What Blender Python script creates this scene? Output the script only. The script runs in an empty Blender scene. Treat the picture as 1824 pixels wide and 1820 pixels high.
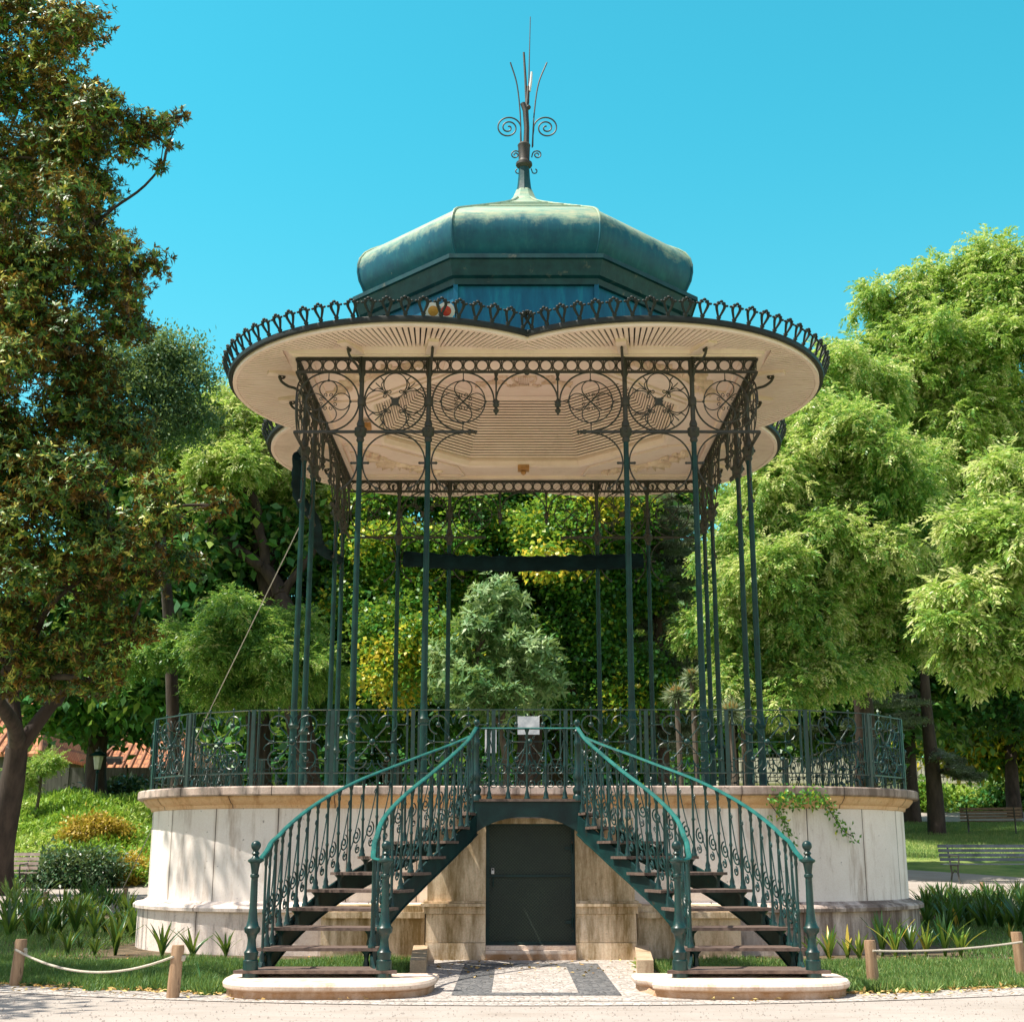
import bpy, math, random
import numpy as np
from mathutils import Vector, Matrix
R_ = math.radians
rng = np.random.default_rng(7)
random.seed(7)
sc = bpy.context.scene
col = sc.collection

# ------------------------------------------------------------------ camera
CX, CD, CH, PITCH, FPX = -0.22, 22.2, 1.2, 14.257, 2394.0
cam_d = bpy.data.cameras.new("camera")
cam = bpy.data.objects.new("camera", cam_d)
col.objects.link(cam)
cam.location = (CX, -CD, CH)
cam.rotation_euler = (R_(90 + PITCH), 0, 0)
cam_d.sensor_fit = 'HORIZONTAL'
cam_d.sensor_width = 36.0
cam_d.lens = 36.0 * FPX / 1824.0
cam_d.clip_start = 0.1
cam_d.clip_end = 1500
sc.camera = cam

# ------------------------------------------------------------------ sky + sun
SUN_A, SUN_E = 74.0, 62.0      # degrees from the front (-y) towards the left (-x); elevation
sdir = Vector((-math.sin(R_(SUN_A)) * math.cos(R_(SUN_E)), -math.cos(R_(SUN_A)) * math.cos(R_(SUN_E)), math.sin(R_(SUN_E))))
w = bpy.data.worlds.new("World")
sc.world = w
w.use_nodes = True
nt = w.node_tree
nt.nodes.clear()
out = nt.nodes.new('ShaderNodeOutputWorld')
bg = nt.nodes.new('ShaderNodeBackground')
sky = nt.nodes.new('ShaderNodeTexSky')
sky.sky_type = 'NISHITA'
sky.sun_disc = False
sky.sun_elevation = R_(SUN_E)
sky.sun_rotation = math.atan2(sdir.x, sdir.y)
sky.altitude = 0
sky.air_density = 1.0
sky.dust_density = 0.6
sky.ozone_density = 1.0
mul = nt.nodes.new('ShaderNodeMix')
mul.data_type = 'RGBA'
mul.blend_type = 'MULTIPLY'
mul.inputs[0].default_value = 1.0
# low sky ahead cyan; warm haze behind camera and overhead is added fill light
tcw = nt.nodes.new('ShaderNodeTexCoord'); spw = nt.nodes.new('ShaderNodeSeparateXYZ')
nt.links.new(tcw.outputs['Generated'], spw.inputs[0])
def mrange(sock, a, b, c, d):
    m_ = nt.nodes.new('ShaderNodeMapRange'); m_.interpolation_type = 'SMOOTHSTEP'
    m_.inputs['From Min'].default_value = a; m_.inputs['From Max'].default_value = b
    m_.inputs['To Min'].default_value = c; m_.inputs['To Max'].default_value = d
    nt.links.new(sock, m_.inputs['Value']); return m_.outputs[0]
mm = nt.nodes.new('ShaderNodeMath'); mm.operation = 'MULTIPLY'
nt.links.new(mrange(spw.outputs[2], 0.60, 0.85, 1.0, 0.0), mm.inputs[0]); nt.links.new(mrange(spw.outputs[1], -0.1, 0.6, 0.0, 1.0), mm.inputs[1])
tint = nt.nodes.new('ShaderNodeMix'); tint.data_type = 'RGBA'
ty = nt.nodes.new('ShaderNodeMix'); ty.data_type = 'RGBA'
ty.inputs[6].default_value = (0.62, 1.34, 1.02, 1); ty.inputs[7].default_value = (0.27, 1.46, 1.18, 1)
nt.links.new(mrange(spw.outputs[2], 0.1, 0.55, 0.0, 1.0), ty.inputs[0]); nt.links.new(ty.outputs[2], tint.inputs[7])
tint.inputs[6].default_value = (1.62, 1.27, 1.0, 1)
nt.links.new(mm.outputs[0], tint.inputs[0]); nt.links.new(tint.outputs[2], mul.inputs[7])
nt.links.new(sky.outputs[0], mul.inputs[6])
nt.links.new(mul.outputs[2], bg.inputs[0])
bg.inputs[1].default_value = 0.125
nt.links.new(bg.outputs[0], out.inputs[0])
sun_d = bpy.data.lights.new("sun", 'SUN')
sun_d.energy = 5.0
sun_d.angle = R_(0.53)
sun_d.color = (1.0, 0.92, 0.80)
sun = bpy.data.objects.new("sun", sun_d)
col.objects.link(sun)
sun.rotation_euler = sdir.to_track_quat('Z', 'Y').to_euler()
sun.location = (-20, -5, 40)
sc.view_settings.view_transform = 'Standard'
sc.view_settings.look = 'None'
sc.view_settings.exposure = 0.72
sc.view_settings.gamma = 1.0
sc.render.engine = 'CYCLES'
sc.cycles.use_denoising = True
sc.cycles.max_bounces = 8
sc.cycles.diffuse_bounces = 4
sc.cycles.transmission_bounces = 4
sc.cycles.sample_clamp_indirect = 6

# ------------------------------------------------------------------ helpers
def inv(px, py, Y):
    """world x, z of a point of the photograph that stands at depth Y"""
    th = R_(PITCH)
    a = (px - 912) / FPX
    b = (910 - py) / FPX
    dy = math.cos(th) - b * math.sin(th)
    dz = math.sin(th) + b * math.cos(th)
    t = (Y + CD) / dy
    return CX + a * t, CH + dz * t
def pxr(r, Y, z=3.0):
    """metres for r pixels at depth Y"""
    return r * ((Y + CD) * math.cos(R_(PITCH)) + (z - CH) * math.sin(R_(PITCH))) / FPX

class MB:
    def __init__(s):
        s.v = []; s.f = []
    def add(s, vs, fs):
        o = len(s.v)
        s.v.extend([tuple(map(float, p)) for p in vs])
        s.f.extend([tuple(i + o for i in f) for f in fs])
        return s
    def box(s, x0, x1, y0, y1, z0, z1):
        return s.add([(x0,y0,z0),(x1,y0,z0),(x1,y1,z0),(x0,y1,z0),(x0,y0,z1),(x1,y0,z1),(x1,y1,z1),(x0,y1,z1)],
                     [(0,3,2,1),(4,5,6,7),(0,1,5,4),(1,2,6,5),(2,3,7,6),(3,0,4,7)])
    def bar(s, p, q, wd, h, up=(0,0,1)):
        p = Vector(p); q = Vector(q); d = (q - p).normalized(); u = Vector(up)
        sd = d.cross(u)
        if sd.length < 1e-4: sd = d.cross(Vector((1,0,0)))
        sd.normalize(); u = sd.cross(d)
        a = sd * wd / 2; b = u * h / 2
        vs = [p-a-b, p+a-b, p+a+b, p-a+b, q-a-b, q+a-b, q+a+b, q-a+b]
        return s.add(vs, [(0,1,2,3),(4,7,6,5),(0,4,5,1),(1,5,6,2),(2,6,7,3),(3,7,4,0)])
    def lathe(s, prof, n=12, c=(0,0,0), cap=True, ph=0.0):
        vs = []; fs = []
        for r, z in prof:
            for i in range(n):
                a = ph + 2 * math.pi * i / n
                vs.append((c[0] + r * math.cos(a), c[1] + r * math.sin(a), c[2] + z))
        for k in range(len(prof) - 1):
            for i in range(n):
                j = (i + 1) % n
                fs.append((k*n+i, k*n+j, (k+1)*n+j, (k+1)*n+i))
        if cap:
            fs.append(tuple(range(n - 1, -1, -1)))
            fs.append(tuple(range((len(prof)-1)*n, len(prof)*n)))
        return s.add(vs, fs)
    def tube(s, pts, r, n=6, cap=True, flat=1.0, closed=False):
        P = [Vector(p) for p in pts]
        m = len(P)
        if m < 2: return s
        rr = r if hasattr(r, '__len__') else [r] * m
        vs = []; fs = []
        nrm = None
        for i in range(m):
            if closed: t = P[(i+1) % m] - P[(i-1) % m]
            elif i == 0: t = P[1] - P[0]
            elif i == m-1: t = P[-1] - P[-2]
            else: t = P[i+1] - P[i-1]
            if t.length < 1e-9: t = Vector((0,0,1))
            t.normalize()
            if nrm is None:
                nrm = t.cross(Vector((0,0,1)))
                if nrm.length < 1e-3: nrm = t.cross(Vector((1,0,0)))
            nrm = nrm - t * nrm.dot(t)
            if nrm.length < 1e-6: nrm = t.orthogonal()
            nrm.normalize()
            b = t.cross(nrm)
            for k in range(n):
                a = 2 * math.pi * k / n
                vs.append(P[i] + nrm * (math.cos(a) * rr[i]) + b * (math.sin(a) * rr[i] * flat))
        for i in range(m if closed else m - 1):
            i2 = (i + 1) % m
            for k in range(n):
                j = (k + 1) % n
                fs.append((i*n+k, i*n+j, i2*n+j, i2*n+k))
        if cap and not closed:
            fs.append(tuple(range(n-1, -1, -1)))
            fs.append(tuple((m-1)*n + k for k in range(n)))
        return s.add(vs, fs)
    def ball(s, c, r, n=8, m=5, sz=1.0):
        prof = [(max(1e-4, r * math.sin(math.pi * i / m)), -r * sz * math.cos(math.pi * i / m)) for i in range(m + 1)]
        return s.lathe(prof, n, c, cap=False)
    def prism(s, poly, z0, z1):
        n = len(poly)
        vs = [(x, y, z0) for x, y in poly] + [(x, y, z1) for x, y in poly]
        fs = [tuple(range(n-1, -1, -1)), tuple(range(n, 2*n))]
        for i in range(n):
            j = (i + 1) % n
            fs.append((i, j, n+j, n+i))
        return s.add(vs, fs)
    def xf(s, M):
        s.v = [tuple(M @ Vector(p)) for p in s.v]
        return s
    def mesh(s, name, mat, smooth=False, angle=None):
        me = bpy.data.meshes.new(name)
        me.from_pydata(s.v, [], s.f)
        me.materials.append(mat)
        if smooth:
            me.polygons.foreach_set('use_smooth', [True] * len(me.polygons))
            if angle: 
                try: me.set_sharp_from_angle(angle=R_(angle))
                except Exception: pass
        me.update()
        return me
    def build(s, name, mat, parent=None, smooth=False, angle=40):
        return link(name, s.mesh(name, mat, smooth, angle), parent)

def link(name, me, parent=None, loc=(0,0,0), rz=0.0):
    o = bpy.data.objects.new(name, me)
    col.objects.link(o)
    o.location = loc
    o.rotation_euler = (0, 0, rz)
    if parent is not None: o.parent = parent
    return o
def tag(o, label=None, cat=None, group=None, kind=None):
    if label: o['label'] = label
    if cat: o['category'] = cat
    if group: o['group'] = group
    if kind: o['kind'] = kind
    return o
def empty(name, loc=(0,0,0), rz=0.0):
    o = bpy.data.objects.new(name, None)
    col.objects.link(o)
    o.location = loc; o.rotation_euler = (0,0,rz)
    o.empty_display_size = 0.2
    return o
def kids(o): return [c for c in bpy.data.objects if c.parent is o]
def copy_tree(o, parent=None):
    c = o.copy(); col.objects.link(c)
    if parent is not None: c.parent = parent
    for ch in kids(o): copy_tree(ch, c)
    return c
def arc2(cx, cz, r, a0, a1, n=16):
    return [(cx + r * math.cos(R_(a0 + (a1-a0)*i/n)), cz + r * math.sin(R_(a0 + (a1-a0)*i/n))) for i in range(n+1)]
def spiral2(cx, cz, r0, r1, a0, a1, n=22):
    return [(cx + (r0+(r1-r0)*i/n) * math.cos(R_(a0 + (a1-a0)*i/n)), cz + (r0+(r1-r0)*i/n) * math.sin(R_(a0 + (a1-a0)*i/n))) for i in range(n+1)]
def xz(pts, y=0.0): return [(p[0], y, p[1]) for p in pts]
def spline(pts, n):
    """Catmull-Rom through pts (list of tuples), n samples per span"""
    P = np.array(pts, float)
    Q = np.vstack([2*P[0]-P[1], P, 2*P[-1]-P[-2]])
    o = []
    for i in range(1, len(Q)-2):
        for k in range(n):
            t = k / n
            o.append(0.5*((2*Q[i]) + (-Q[i-1]+Q[i+1])*t + (2*Q[i-1]-5*Q[i]+4*Q[i+1]-Q[i+2])*t*t + (-Q[i-1]+3*Q[i]-3*Q[i+1]+Q[i+2])*t**3))
    o.append(P[-1])
    return [tuple(p) for p in o]

# ------------------------------------------------------------------ materials
class NT:
    def __init__(s, name):
        s.m = bpy.data.materials.new(name); s.m.use_nodes = True
        s.t = s.m.node_tree; s.t.nodes.clear()
        s.o = s.t.nodes.new('ShaderNodeOutputMaterial')
    def n(s, ty, **k):
        nd = s.t.nodes.new('ShaderNode' + ty)
        for a, b in k.items():
            if a.startswith('i_'):
                key = a[2:]
                nd.inputs[int(key) if key.isdigit() else key.replace('_', ' ')].default_value = b
            else: setattr(nd, a, b)
        return nd
    def l(s, a, b): s.t.links.new(a, b)
    def coord(s, scale=(1,1,1), kind='Object'):
        c = s.n('TexCoord'); mp = s.n('Mapping'); s.l(c.outputs[kind], mp.inputs[0])
        mp.inputs['Scale'].default_value = scale
        return mp.outputs[0]
    def noise(s, vec, scale, detail=6, rough=0.6):
        nz = s.n('TexNoise'); nz.inputs['Scale'].default_value = scale; nz.inputs['Detail'].default_value = detail
        nz.inputs['Roughness'].default_value = rough
        s.l(vec, nz.inputs['Vector']); return nz.outputs['Fac']
    def ramp(s, fac, stops):
        r = s.n('ValToRGB'); s.l(fac, r.inputs[0])
        e = r.color_ramp.elements
        while len(e) > 1: e.remove(e[-1])
        e[0].position, e[0].color = stops[0][0], c4(stops[0][1])
        for p, c in stops[1:]:
            x = e.new(p); x.color = c4(c)
        return r.outputs[0]
    def mix(s, fac, a, b, mode='MIX'):
        m = s.n('Mix', data_type='RGBA', blend_type=mode)
        for v, i in ((fac, 0), (a, 6), (b, 7)):
            if isinstance(v, (int, float)): m.inputs[i].default_value = v
            elif isinstance(v, tuple): m.inputs[i].default_value = c4(v)
            else: s.l(v, m.inputs[i])
        return m.outputs[2]
    def math(s, op, a, b=None, c=None, clamp=False):
        m = s.n('Math', operation=op); m.use_clamp = clamp
        for i, v in enumerate((a, b, c)):
            if v is None: continue
            if isinstance(v, (int, float)): m.inputs[i].default_value = v
            else: s.l(v, m.inputs[i])
        return m.outputs[0]
    def bsdf(s, colr, rough=0.6, metal=0.0, bump=None, bd=0.01, bs=0.4, spec=0.5):
        b = s.n('BsdfPrincipled')
        if isinstance(colr, tuple): b.inputs['Base Color'].default_value = c4(colr)
        else: s.l(colr, b.inputs['Base Color'])
        if isinstance(rough, (int, float)): b.inputs['Roughness'].default_value = rough
        else: s.l(rough, b.inputs['Roughness'])
        b.inputs['Metallic'].default_value = metal
        b.inputs['Specular IOR Level'].default_value = spec
        if bump is not None:
            bp = s.n('Bump'); bp.inputs['Strength'].default_value = bs; bp.inputs['Distance'].default_value = bd
            s.l(bump, bp.inputs['Height']); s.l(bp.outputs[0], b.inputs['Normal'])
        s.l(b.outputs[0], s.o.inputs[0])
        return s.m
def c4(c): return tuple(c) + (1.0,) if len(c) == 3 else tuple(c)

def mat_mottle(name, a, b, scale=8, rough=0.6, metal=0.0, bd=0.004, stops=(0.35, 0.65), c=None, cpos=(0.62, 0.7), cscale=20, spec=0.5, stretch=(1,1,1)):
    k = NT(name); v = k.coord(stretch)
    n = k.noise(v, scale)
    colr = k.ramp(n, [(stops[0], a), (stops[1], b)])
    if c is not None:
        n2 = k.noise(v, cscale, 8, 0.7)
        f = k.ramp(n2, [(cpos[0], (0,0,0)), (cpos[1], (1,1,1))])
        colr = k.mix(f, colr, c)
    return k.bsdf(colr, rough, metal, k.noise(v, scale*4), bd, 0.5, spec)

M = {}
M['iron'] = mat_mottle('green painted iron', (0.002,0.019,0.019), (0.004,0.042,0.038), 9, 0.36, 0.0, spec=0.45, c=(0.07,0.045,0.022), cpos=(0.60,0.70), cscale=16)
M['iron_post'] = mat_mottle('green painted column', (0.001,0.019,0.018), (0.003,0.042,0.036), 5, 0.45, 0.0, spec=0.28, c=(0.04,0.08,0.07), cpos=(0.66,0.78), cscale=9)
M['iron_dark'] = mat_mottle('dark weathered lattice iron', (0.018,0.022,0.02), (0.035,0.03,0.022), 12, 0.55, c=(0.09,0.045,0.02), cpos=(0.6,0.72), cscale=18)
M['rail'] = mat_mottle('teal handrail paint', (0.004,0.075,0.068), (0.012,0.15,0.13), 6, 0.4, c=(0.03,0.06,0.045), cpos=(0.6,0.7), cscale=12)
M['tread'] = mat_mottle('worn brown tread', (0.07,0.045,0.035), (0.17,0.12,0.095), 14, 0.7, stretch=(1,6,1))
M['stringer'] = mat_mottle('dark green stringer iron', (0.003,0.017,0.019), (0.006,0.040,0.038), 4, 0.5, spec=0.3, c=(0.07,0.035,0.015), cpos=(0.62,0.72), cscale=7)
M['cresting'] = mat_mottle('dark cresting iron', (0.010,0.014,0.014), (0.018,0.024,0.022), 12, 0.55, spec=0.3)
M['bark'] = mat_mottle('grey bark', (0.05,0.04,0.03), (0.14,0.115,0.09), 5, 0.9, bd=0.03, stretch=(1,1,0.3))
M['bark_dark'] = mat_mottle('dark bark', (0.025,0.018,0.014), (0.07,0.05,0.04), 5, 0.9, bd=0.03, stretch=(1,1,0.3))
M['post_wood'] = mat_mottle('pale post wood', (0.22,0.13,0.07), (0.42,0.28,0.17), 7, 0.8, bd=0.006, c=(0.09,0.05,0.03), cpos=(0.6,0.68), cscale=9, stretch=(3,3,0.35))
M['rope'] = mat_mottle('rope', (0.4,0.36,0.28), (0.55,0.5,0.42), 60, 0.9)
M['cable'] = mat_mottle('grey cable', (0.3,0.3,0.28), (0.45,0.45,0.42), 30, 0.6)
M['cloth'] = mat_mottle('dark teal canvas', (0.003,0.010,0.012), (0.006,0.022,0.026), 3, 0.9, spec=0.1)
M['carved'] = mat_mottle('shaded carved plaster', (0.60,0.43,0.32), (0.88,0.70,0.57), 5, 0.7)  # browner than the boards: shading of the relief put into the colour
M['paper'] = mat_mottle('weathered notice paper', (0.35,0.38,0.42), (0.6,0.62,0.66), 9, 0.5)
M['white'] = mat_mottle('white lamp housing', (0.6,0.6,0.58), (0.75,0.75,0.73), 9, 0.35)
M['amber'] = mat_mottle('amber lens', (0.5,0.22,0.04), (0.6,0.32,0.07), 30, 0.15)
M['red'] = mat_mottle('red lens', (0.5,0.03,0.02), (0.6,0.06,0.04), 30, 0.15)
M['wood_or'] = mat_mottle('orange timber block', (0.35,0.17,0.06), (0.5,0.26,0.1), 15, 0.7)
M['steel'] = mat_mottle('pale galvanised tube', (0.5,0.5,0.5), (0.7,0.7,0.7), 15, 0.4)
M['bench'] = mat_mottle('bench slat wood', (0.1,0.065,0.04), (0.22,0.15,0.1), 6, 0.7, stretch=(1,6,6))
M['bench_pale'] = mat_mottle('pale bench slat paint', (0.4,0.32,0.28), (0.58,0.5,0.45), 6, 0.7)
M['bench_dark'] = mat_mottle('blue grey bench slat paint', (0.05,0.07,0.09), (0.1,0.13,0.16), 6, 0.6)
M['houseW'] = mat_mottle('grey boarding', (0.06,0.06,0.055), (0.13,0.13,0.12), 3, 0.85, stretch=(5,5,0.4))
M['fence_pale'] = mat_mottle('pale wall render', (0.5,0.45,0.38), (0.66,0.6,0.52), 2, 0.9)
M['fence_iron'] = mat_mottle('fence rail iron', (0.03,0.035,0.03), (0.06,0.06,0.05), 8, 0.6)
M['glass'] = mat_mottle('frosted lamp glass', (0.5,0.52,0.45), (0.62,0.64,0.56), 8, 0.3)
M['dark'] = mat_mottle('dark opening', (0.008,0.009,0.01), (0.015,0.016,0.018), 3, 0.6)

# painted board wood of the ceilings
k = NT('cream painted boards'); v = k.coord((1,1,1))
c = k.ramp(k.noise(v, 2.2), [(0.3,(0.82,0.64,0.55)),(0.7,(0.92,0.76,0.68))])
c = k.mix(k.ramp(k.noise(v, 1.1, 8, 0.75), [(0.52,(0,0,0)),(0.70,(0.6,0.6,0.6))]), c, (0.56,0.38,0.29))
M['boards'] = k.bsdf(c, 0.6, 0, k.noise(v, 30), 0.002, 0.4)
M['gap'] = mat_mottle('dark board gap', (0.012,0.005,0.003), (0.025,0.01,0.006), 6, 0.9)

# stone
def stone(name, a, b, st, joints=None, dark=None, dirt=0.5, moss=None, side=False, foot=False):
    k = NT(name); v = k.coord()
    c = k.ramp(k.noise(v, 1.7, 8, 0.65), [(0.3,a),(0.7,b)])
    fine = k.noise(v, 45, 4, 0.7)
    c = k.mix(0.25, c, k.ramp(fine, [(0.3,(0.25,0.22,0.2)),(0.6,(0.85,0.82,0.8))]), 'OVERLAY')
    vs = k.coord((2.2,2.2,0.35))
    s1 = k.ramp(k.noise(vs, 2.4, 8, 0.7), [(0.52,(0,0,0)),(0.72,(dirt,dirt,dirt))])
    c = k.mix(s1, c, st)
    pits = k.ramp(k.noise(v, 19, 3, 0.5), [(0.70,(0,0,0)),(0.76,(0.8,0.8,0.8))])
    c = k.mix(pits, c, tuple(x*0.35 for x in a))
    if moss:
        ms = k.ramp(k.noise(vs, 1.3, 8, 0.75), [(0.42,(0,0,0)),(0.60,(0.9,0.9,0.9))])
        c = k.mix(ms, c, moss)
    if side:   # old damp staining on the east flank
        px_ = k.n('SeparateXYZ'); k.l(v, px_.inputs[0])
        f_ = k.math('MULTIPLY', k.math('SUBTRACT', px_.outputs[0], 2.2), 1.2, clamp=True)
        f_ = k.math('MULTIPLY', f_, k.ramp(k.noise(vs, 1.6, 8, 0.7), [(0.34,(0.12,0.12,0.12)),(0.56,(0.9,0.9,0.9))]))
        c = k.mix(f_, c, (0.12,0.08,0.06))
    if foot:   # earth stain under the worn lip, with the front's shade painted in
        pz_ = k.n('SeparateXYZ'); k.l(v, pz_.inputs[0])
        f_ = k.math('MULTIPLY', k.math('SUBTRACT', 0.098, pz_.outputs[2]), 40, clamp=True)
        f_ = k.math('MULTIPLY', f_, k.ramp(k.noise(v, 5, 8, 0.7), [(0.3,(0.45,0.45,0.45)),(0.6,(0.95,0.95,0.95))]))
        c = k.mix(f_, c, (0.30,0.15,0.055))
    h = fine
    if joints:
        uv = k.n('TexCoord').outputs['UV']
        sp = k.n('SeparateXYZ'); k.l(uv, sp.inputs[0])
        fr = k.math('FRACT', k.math('DIVIDE', sp.outputs[0], joints))
        dd = k.math('ABSOLUTE', k.math('SUBTRACT', fr, 0.5))
        jl = k.math('GREATER_THAN', dd, 0.5 - 0.006/joints)
        soft = k.math('MULTIPLY', k.math('SUBTRACT', dd, 0.5-0.05/joints), 1.0/(0.05/joints), clamp=True)
        softn = k.math('MULTIPLY', soft, k.ramp(k.noise(vs, 3.0), [(0.40,(0,0,0)),(0.65,(0.8,0.8,0.8))]))
        c = k.mix(softn, c, st)
        c = k.mix(jl, c, (0.07,0.05,0.04))
        # every slab a slightly different tone
        wn = k.n('TexWhiteNoise', noise_dimensions='1D')
        k.l(k.math('FLOOR', k.math('ADD', k.math('DIVIDE', sp.outputs[0], joints), 0.0)), wn.inputs['W'])
        tone = k.math('MULTIPLY_ADD', wn.outputs[0], 0.16, 0.9)
        c = k.mix(1.0, c, k.n_comb(tone), 'MULTIPLY')
    return k.bsdf(c, 0.8, 0, h, 0.006, 0.5)
def n_comb(s, val):
    cb = s.n('CombineColor')
    for i in range(3): s.l(val, cb.inputs[i])
    return cb.outputs[0]
NT.n_comb = n_comb
M['wall'] = stone('pale stone slabs', (0.76,0.69,0.64), (0.88,0.82,0.77), (0.30,0.2,0.13), joints=0.86, dirt=0.7)
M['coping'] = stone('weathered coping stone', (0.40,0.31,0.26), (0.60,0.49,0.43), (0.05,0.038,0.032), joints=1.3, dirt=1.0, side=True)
M['fillet'] = stone('ochre stained moulding stone', (0.64,0.38,0.20), (0.74,0.50,0.31), (0.36,0.16,0.05), joints=1.3, dirt=0.8)
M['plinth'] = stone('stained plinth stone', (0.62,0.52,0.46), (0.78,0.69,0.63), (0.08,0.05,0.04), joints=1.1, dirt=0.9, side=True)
M['porch'] = stone('ochre streaked door surround stone', (0.60,0.44,0.29), (0.78,0.64,0.48), (0.2,0.11,0.04), dirt=0.9, moss=(0.16,0.10,0.02))
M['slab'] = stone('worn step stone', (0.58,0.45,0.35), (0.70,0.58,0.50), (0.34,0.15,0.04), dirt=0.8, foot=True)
M['curb'] = stone('mossy kerb stone', (0.34,0.24,0.14), (0.52,0.42,0.3), (0.16,0.09,0.04), dirt=0.9)

# copper-painted dome
k = NT('weathered green sheet metal'); v = k.coord((1,1,1))
base = k.ramp(k.noise(v, 2.5, 8, 0.7), [(0.3,(0.001,0.055,0.10)),(0.7,(0.003,0.115,0.16))])
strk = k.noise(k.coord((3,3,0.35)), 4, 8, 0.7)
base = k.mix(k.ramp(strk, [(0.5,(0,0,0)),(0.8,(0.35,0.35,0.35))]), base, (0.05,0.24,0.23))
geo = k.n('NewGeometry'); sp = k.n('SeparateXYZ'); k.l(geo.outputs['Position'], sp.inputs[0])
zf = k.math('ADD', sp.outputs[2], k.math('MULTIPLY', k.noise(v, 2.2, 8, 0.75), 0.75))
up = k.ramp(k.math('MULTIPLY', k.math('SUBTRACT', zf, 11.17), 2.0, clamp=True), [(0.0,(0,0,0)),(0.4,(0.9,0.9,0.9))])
sunlit_pale = k.ramp(k.noise(k.coord((1,1,7)), 3.2, 8, 0.75), [(0.32,(0.12,0.30,0.26)),(0.5,(0.30,0.42,0.30)),(0.68,(0.52,0.48,0.32))])  # pale sunlit look of the top slopes painted in, with weathered streaks
c = k.mix(up, base, sunlit_pale)
spots = k.ramp(k.noise(v, 8, 6, 0.7), [(0.68,(0,0,0)),(0.76,(0.7,0.7,0.7))])
c = k.mix(spots, c, (0.32,0.36,0.33))
M['dome'] = k.bsdf(c, 0.5, 0.0, k.noise(v, 6), 0.01, 0.25, 0.3)
M['drum'] = mat_mottle('blue green drum panels', (0.0005,0.08,0.16), (0.001,0.14,0.25), 3, 0.5, spec=0.25, c=(0.005,0.2,0.28), cpos=(0.55,0.75), cscale=3, stretch=(2,2,0.4))
M['cornice'] = mat_mottle('dark green cornice metal', (0.003,0.034,0.045), (0.008,0.062,0.072), 5, 0.5, spec=0.3, c=(0.14,0.15,0.12), cpos=(0.6,0.75), cscale=6)

# mesh door
k = NT('green wire mesh'); v = k.coord()
sp = k.n('SeparateXYZ'); k.l(v, sp.inputs[0])
a1 = k.math('FRACT', k.math('MULTIPLY', k.math('ADD', sp.outputs[0], sp.outputs[2]), 26))
a2 = k.math('FRACT', k.math('MULTIPLY', k.math('SUBTRACT', sp.outputs[0], sp.outputs[2]), 26))
w1 = k.math('LESS_THAN', k.math('MINIMUM', a1, a2), 0.2)
nz = k.noise(v, 2.5)
c = k.mix(k.math('MULTIPLY', w1, nz), (0.003,0.011,0.009), (0.045,0.085,0.045))
M['mesh'] = k.bsdf(c, 0.6, 0, w1, 0.004, 0.5)

# calcada (small limestone cubes), dark and pale
def cobble(name, a, b, g, scale=16):
    k = NT(name); v = k.coord((1,1,0.0))
    vo = k.n('TexVoronoi', feature='DISTANCE_TO_EDGE'); vo.inputs['Scale'].default_value = scale
    k.l(v, vo.inputs['Vector'])
    v2 = k.n('TexVoronoi'); v2.inputs['Scale'].default_value = scale; k.l(v, v2.inputs['Vector'])
    sp = k.n('SeparateColor'); k.l(v2.outputs['Color'], sp.inputs[0])
    c = k.ramp(sp.outputs[0], [(0.1,a),(0.9,b)])
    gap = k.ramp(vo.outputs['Distance'], [(0.02,(1,1,1)),(0.09,(0,0,0))])
    gapn = k.math('MULTIPLY', gap, k.ramp(k.noise(v, 3), [(0.35,(0.15,0.15,0.15)),(0.65,(0.9,0.9,0.9))]))
    c = k.mix(gapn, c, g)
    return k.bsdf(c, 0.8, 0, k.ramp(vo.outputs['Distance'], [(0.0,(0,0,0)),(0.15,(1,1,1))]), 0.012, 0.7)
M['cob_w'] = cobble('white limestone setts', (0.36,0.33,0.30), (0.54,0.50,0.46), (0.16,0.12,0.09))
M['cob_b'] = cobble('dark basalt setts', (0.09,0.095,0.10), (0.17,0.17,0.17), (0.04,0.04,0.04))
k = NT('sandy path'); v = k.coord()
c = k.ramp(k.noise(v, 0.9, 8, 0.6), [(0.3,(0.32,0.285,0.25)),(0.7,(0.40,0.36,0.325))])
c = k.mix(k.ramp(k.noise(v, 60, 3, 0.6), [(0.60,(0,0,0)),(0.70,(0.6,0.6,0.6))]), c, (0.2,0.15,0.11))
c = k.mix(k.ramp(k.noise(k.coord((0.35,1.6,1)), 2.4, 8, 0.7), [(0.5,(0,0,0)),(0.68,(0.45,0.45,0.45))]), c, (0.24,0.19,0.15))
M['path'] = k.bsdf(c, 0.9, 0, k.noise(v, 80), 0.006, 0.5)
k = NT('lawn and soil'); v = k.coord()
c = k.ramp(k.noise(v, 0.45, 8, 0.75), [(0.38,(0.05,0.12,0.02)),(0.48,(0.14,0.26,0.04)),(0.62,(0.30,0.36,0.09))])
c = k.mix(k.ramp(k.noise(v, 14, 6, 0.7), [(0.5,(0,0,0)),(0.75,(0.7,0.7,0.7))]), c, (0.34,0.33,0.11))
M['lawn'] = k.bsdf(c, 0.9, 0, k.noise(v, 22, 8, 0.8), 0.06, 0.8)
k = NT('bed soil'); v = k.coord()
c = k.ramp(k.noise(v, 3, 8, 0.7), [(0.35,(0.05,0.045,0.02)),(0.55,(0.13,0.09,0.05)),(0.72,(0.24,0.18,0.11))])
M['soil'] = k.bsdf(c, 0.95, 0, k.noise(v, 20), 0.03, 0.7)
k = NT('red clay roof tiles'); v = k.coord()
br = k.n('TexBrick'); br.inputs['Scale'].default_value = 1.0
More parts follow.
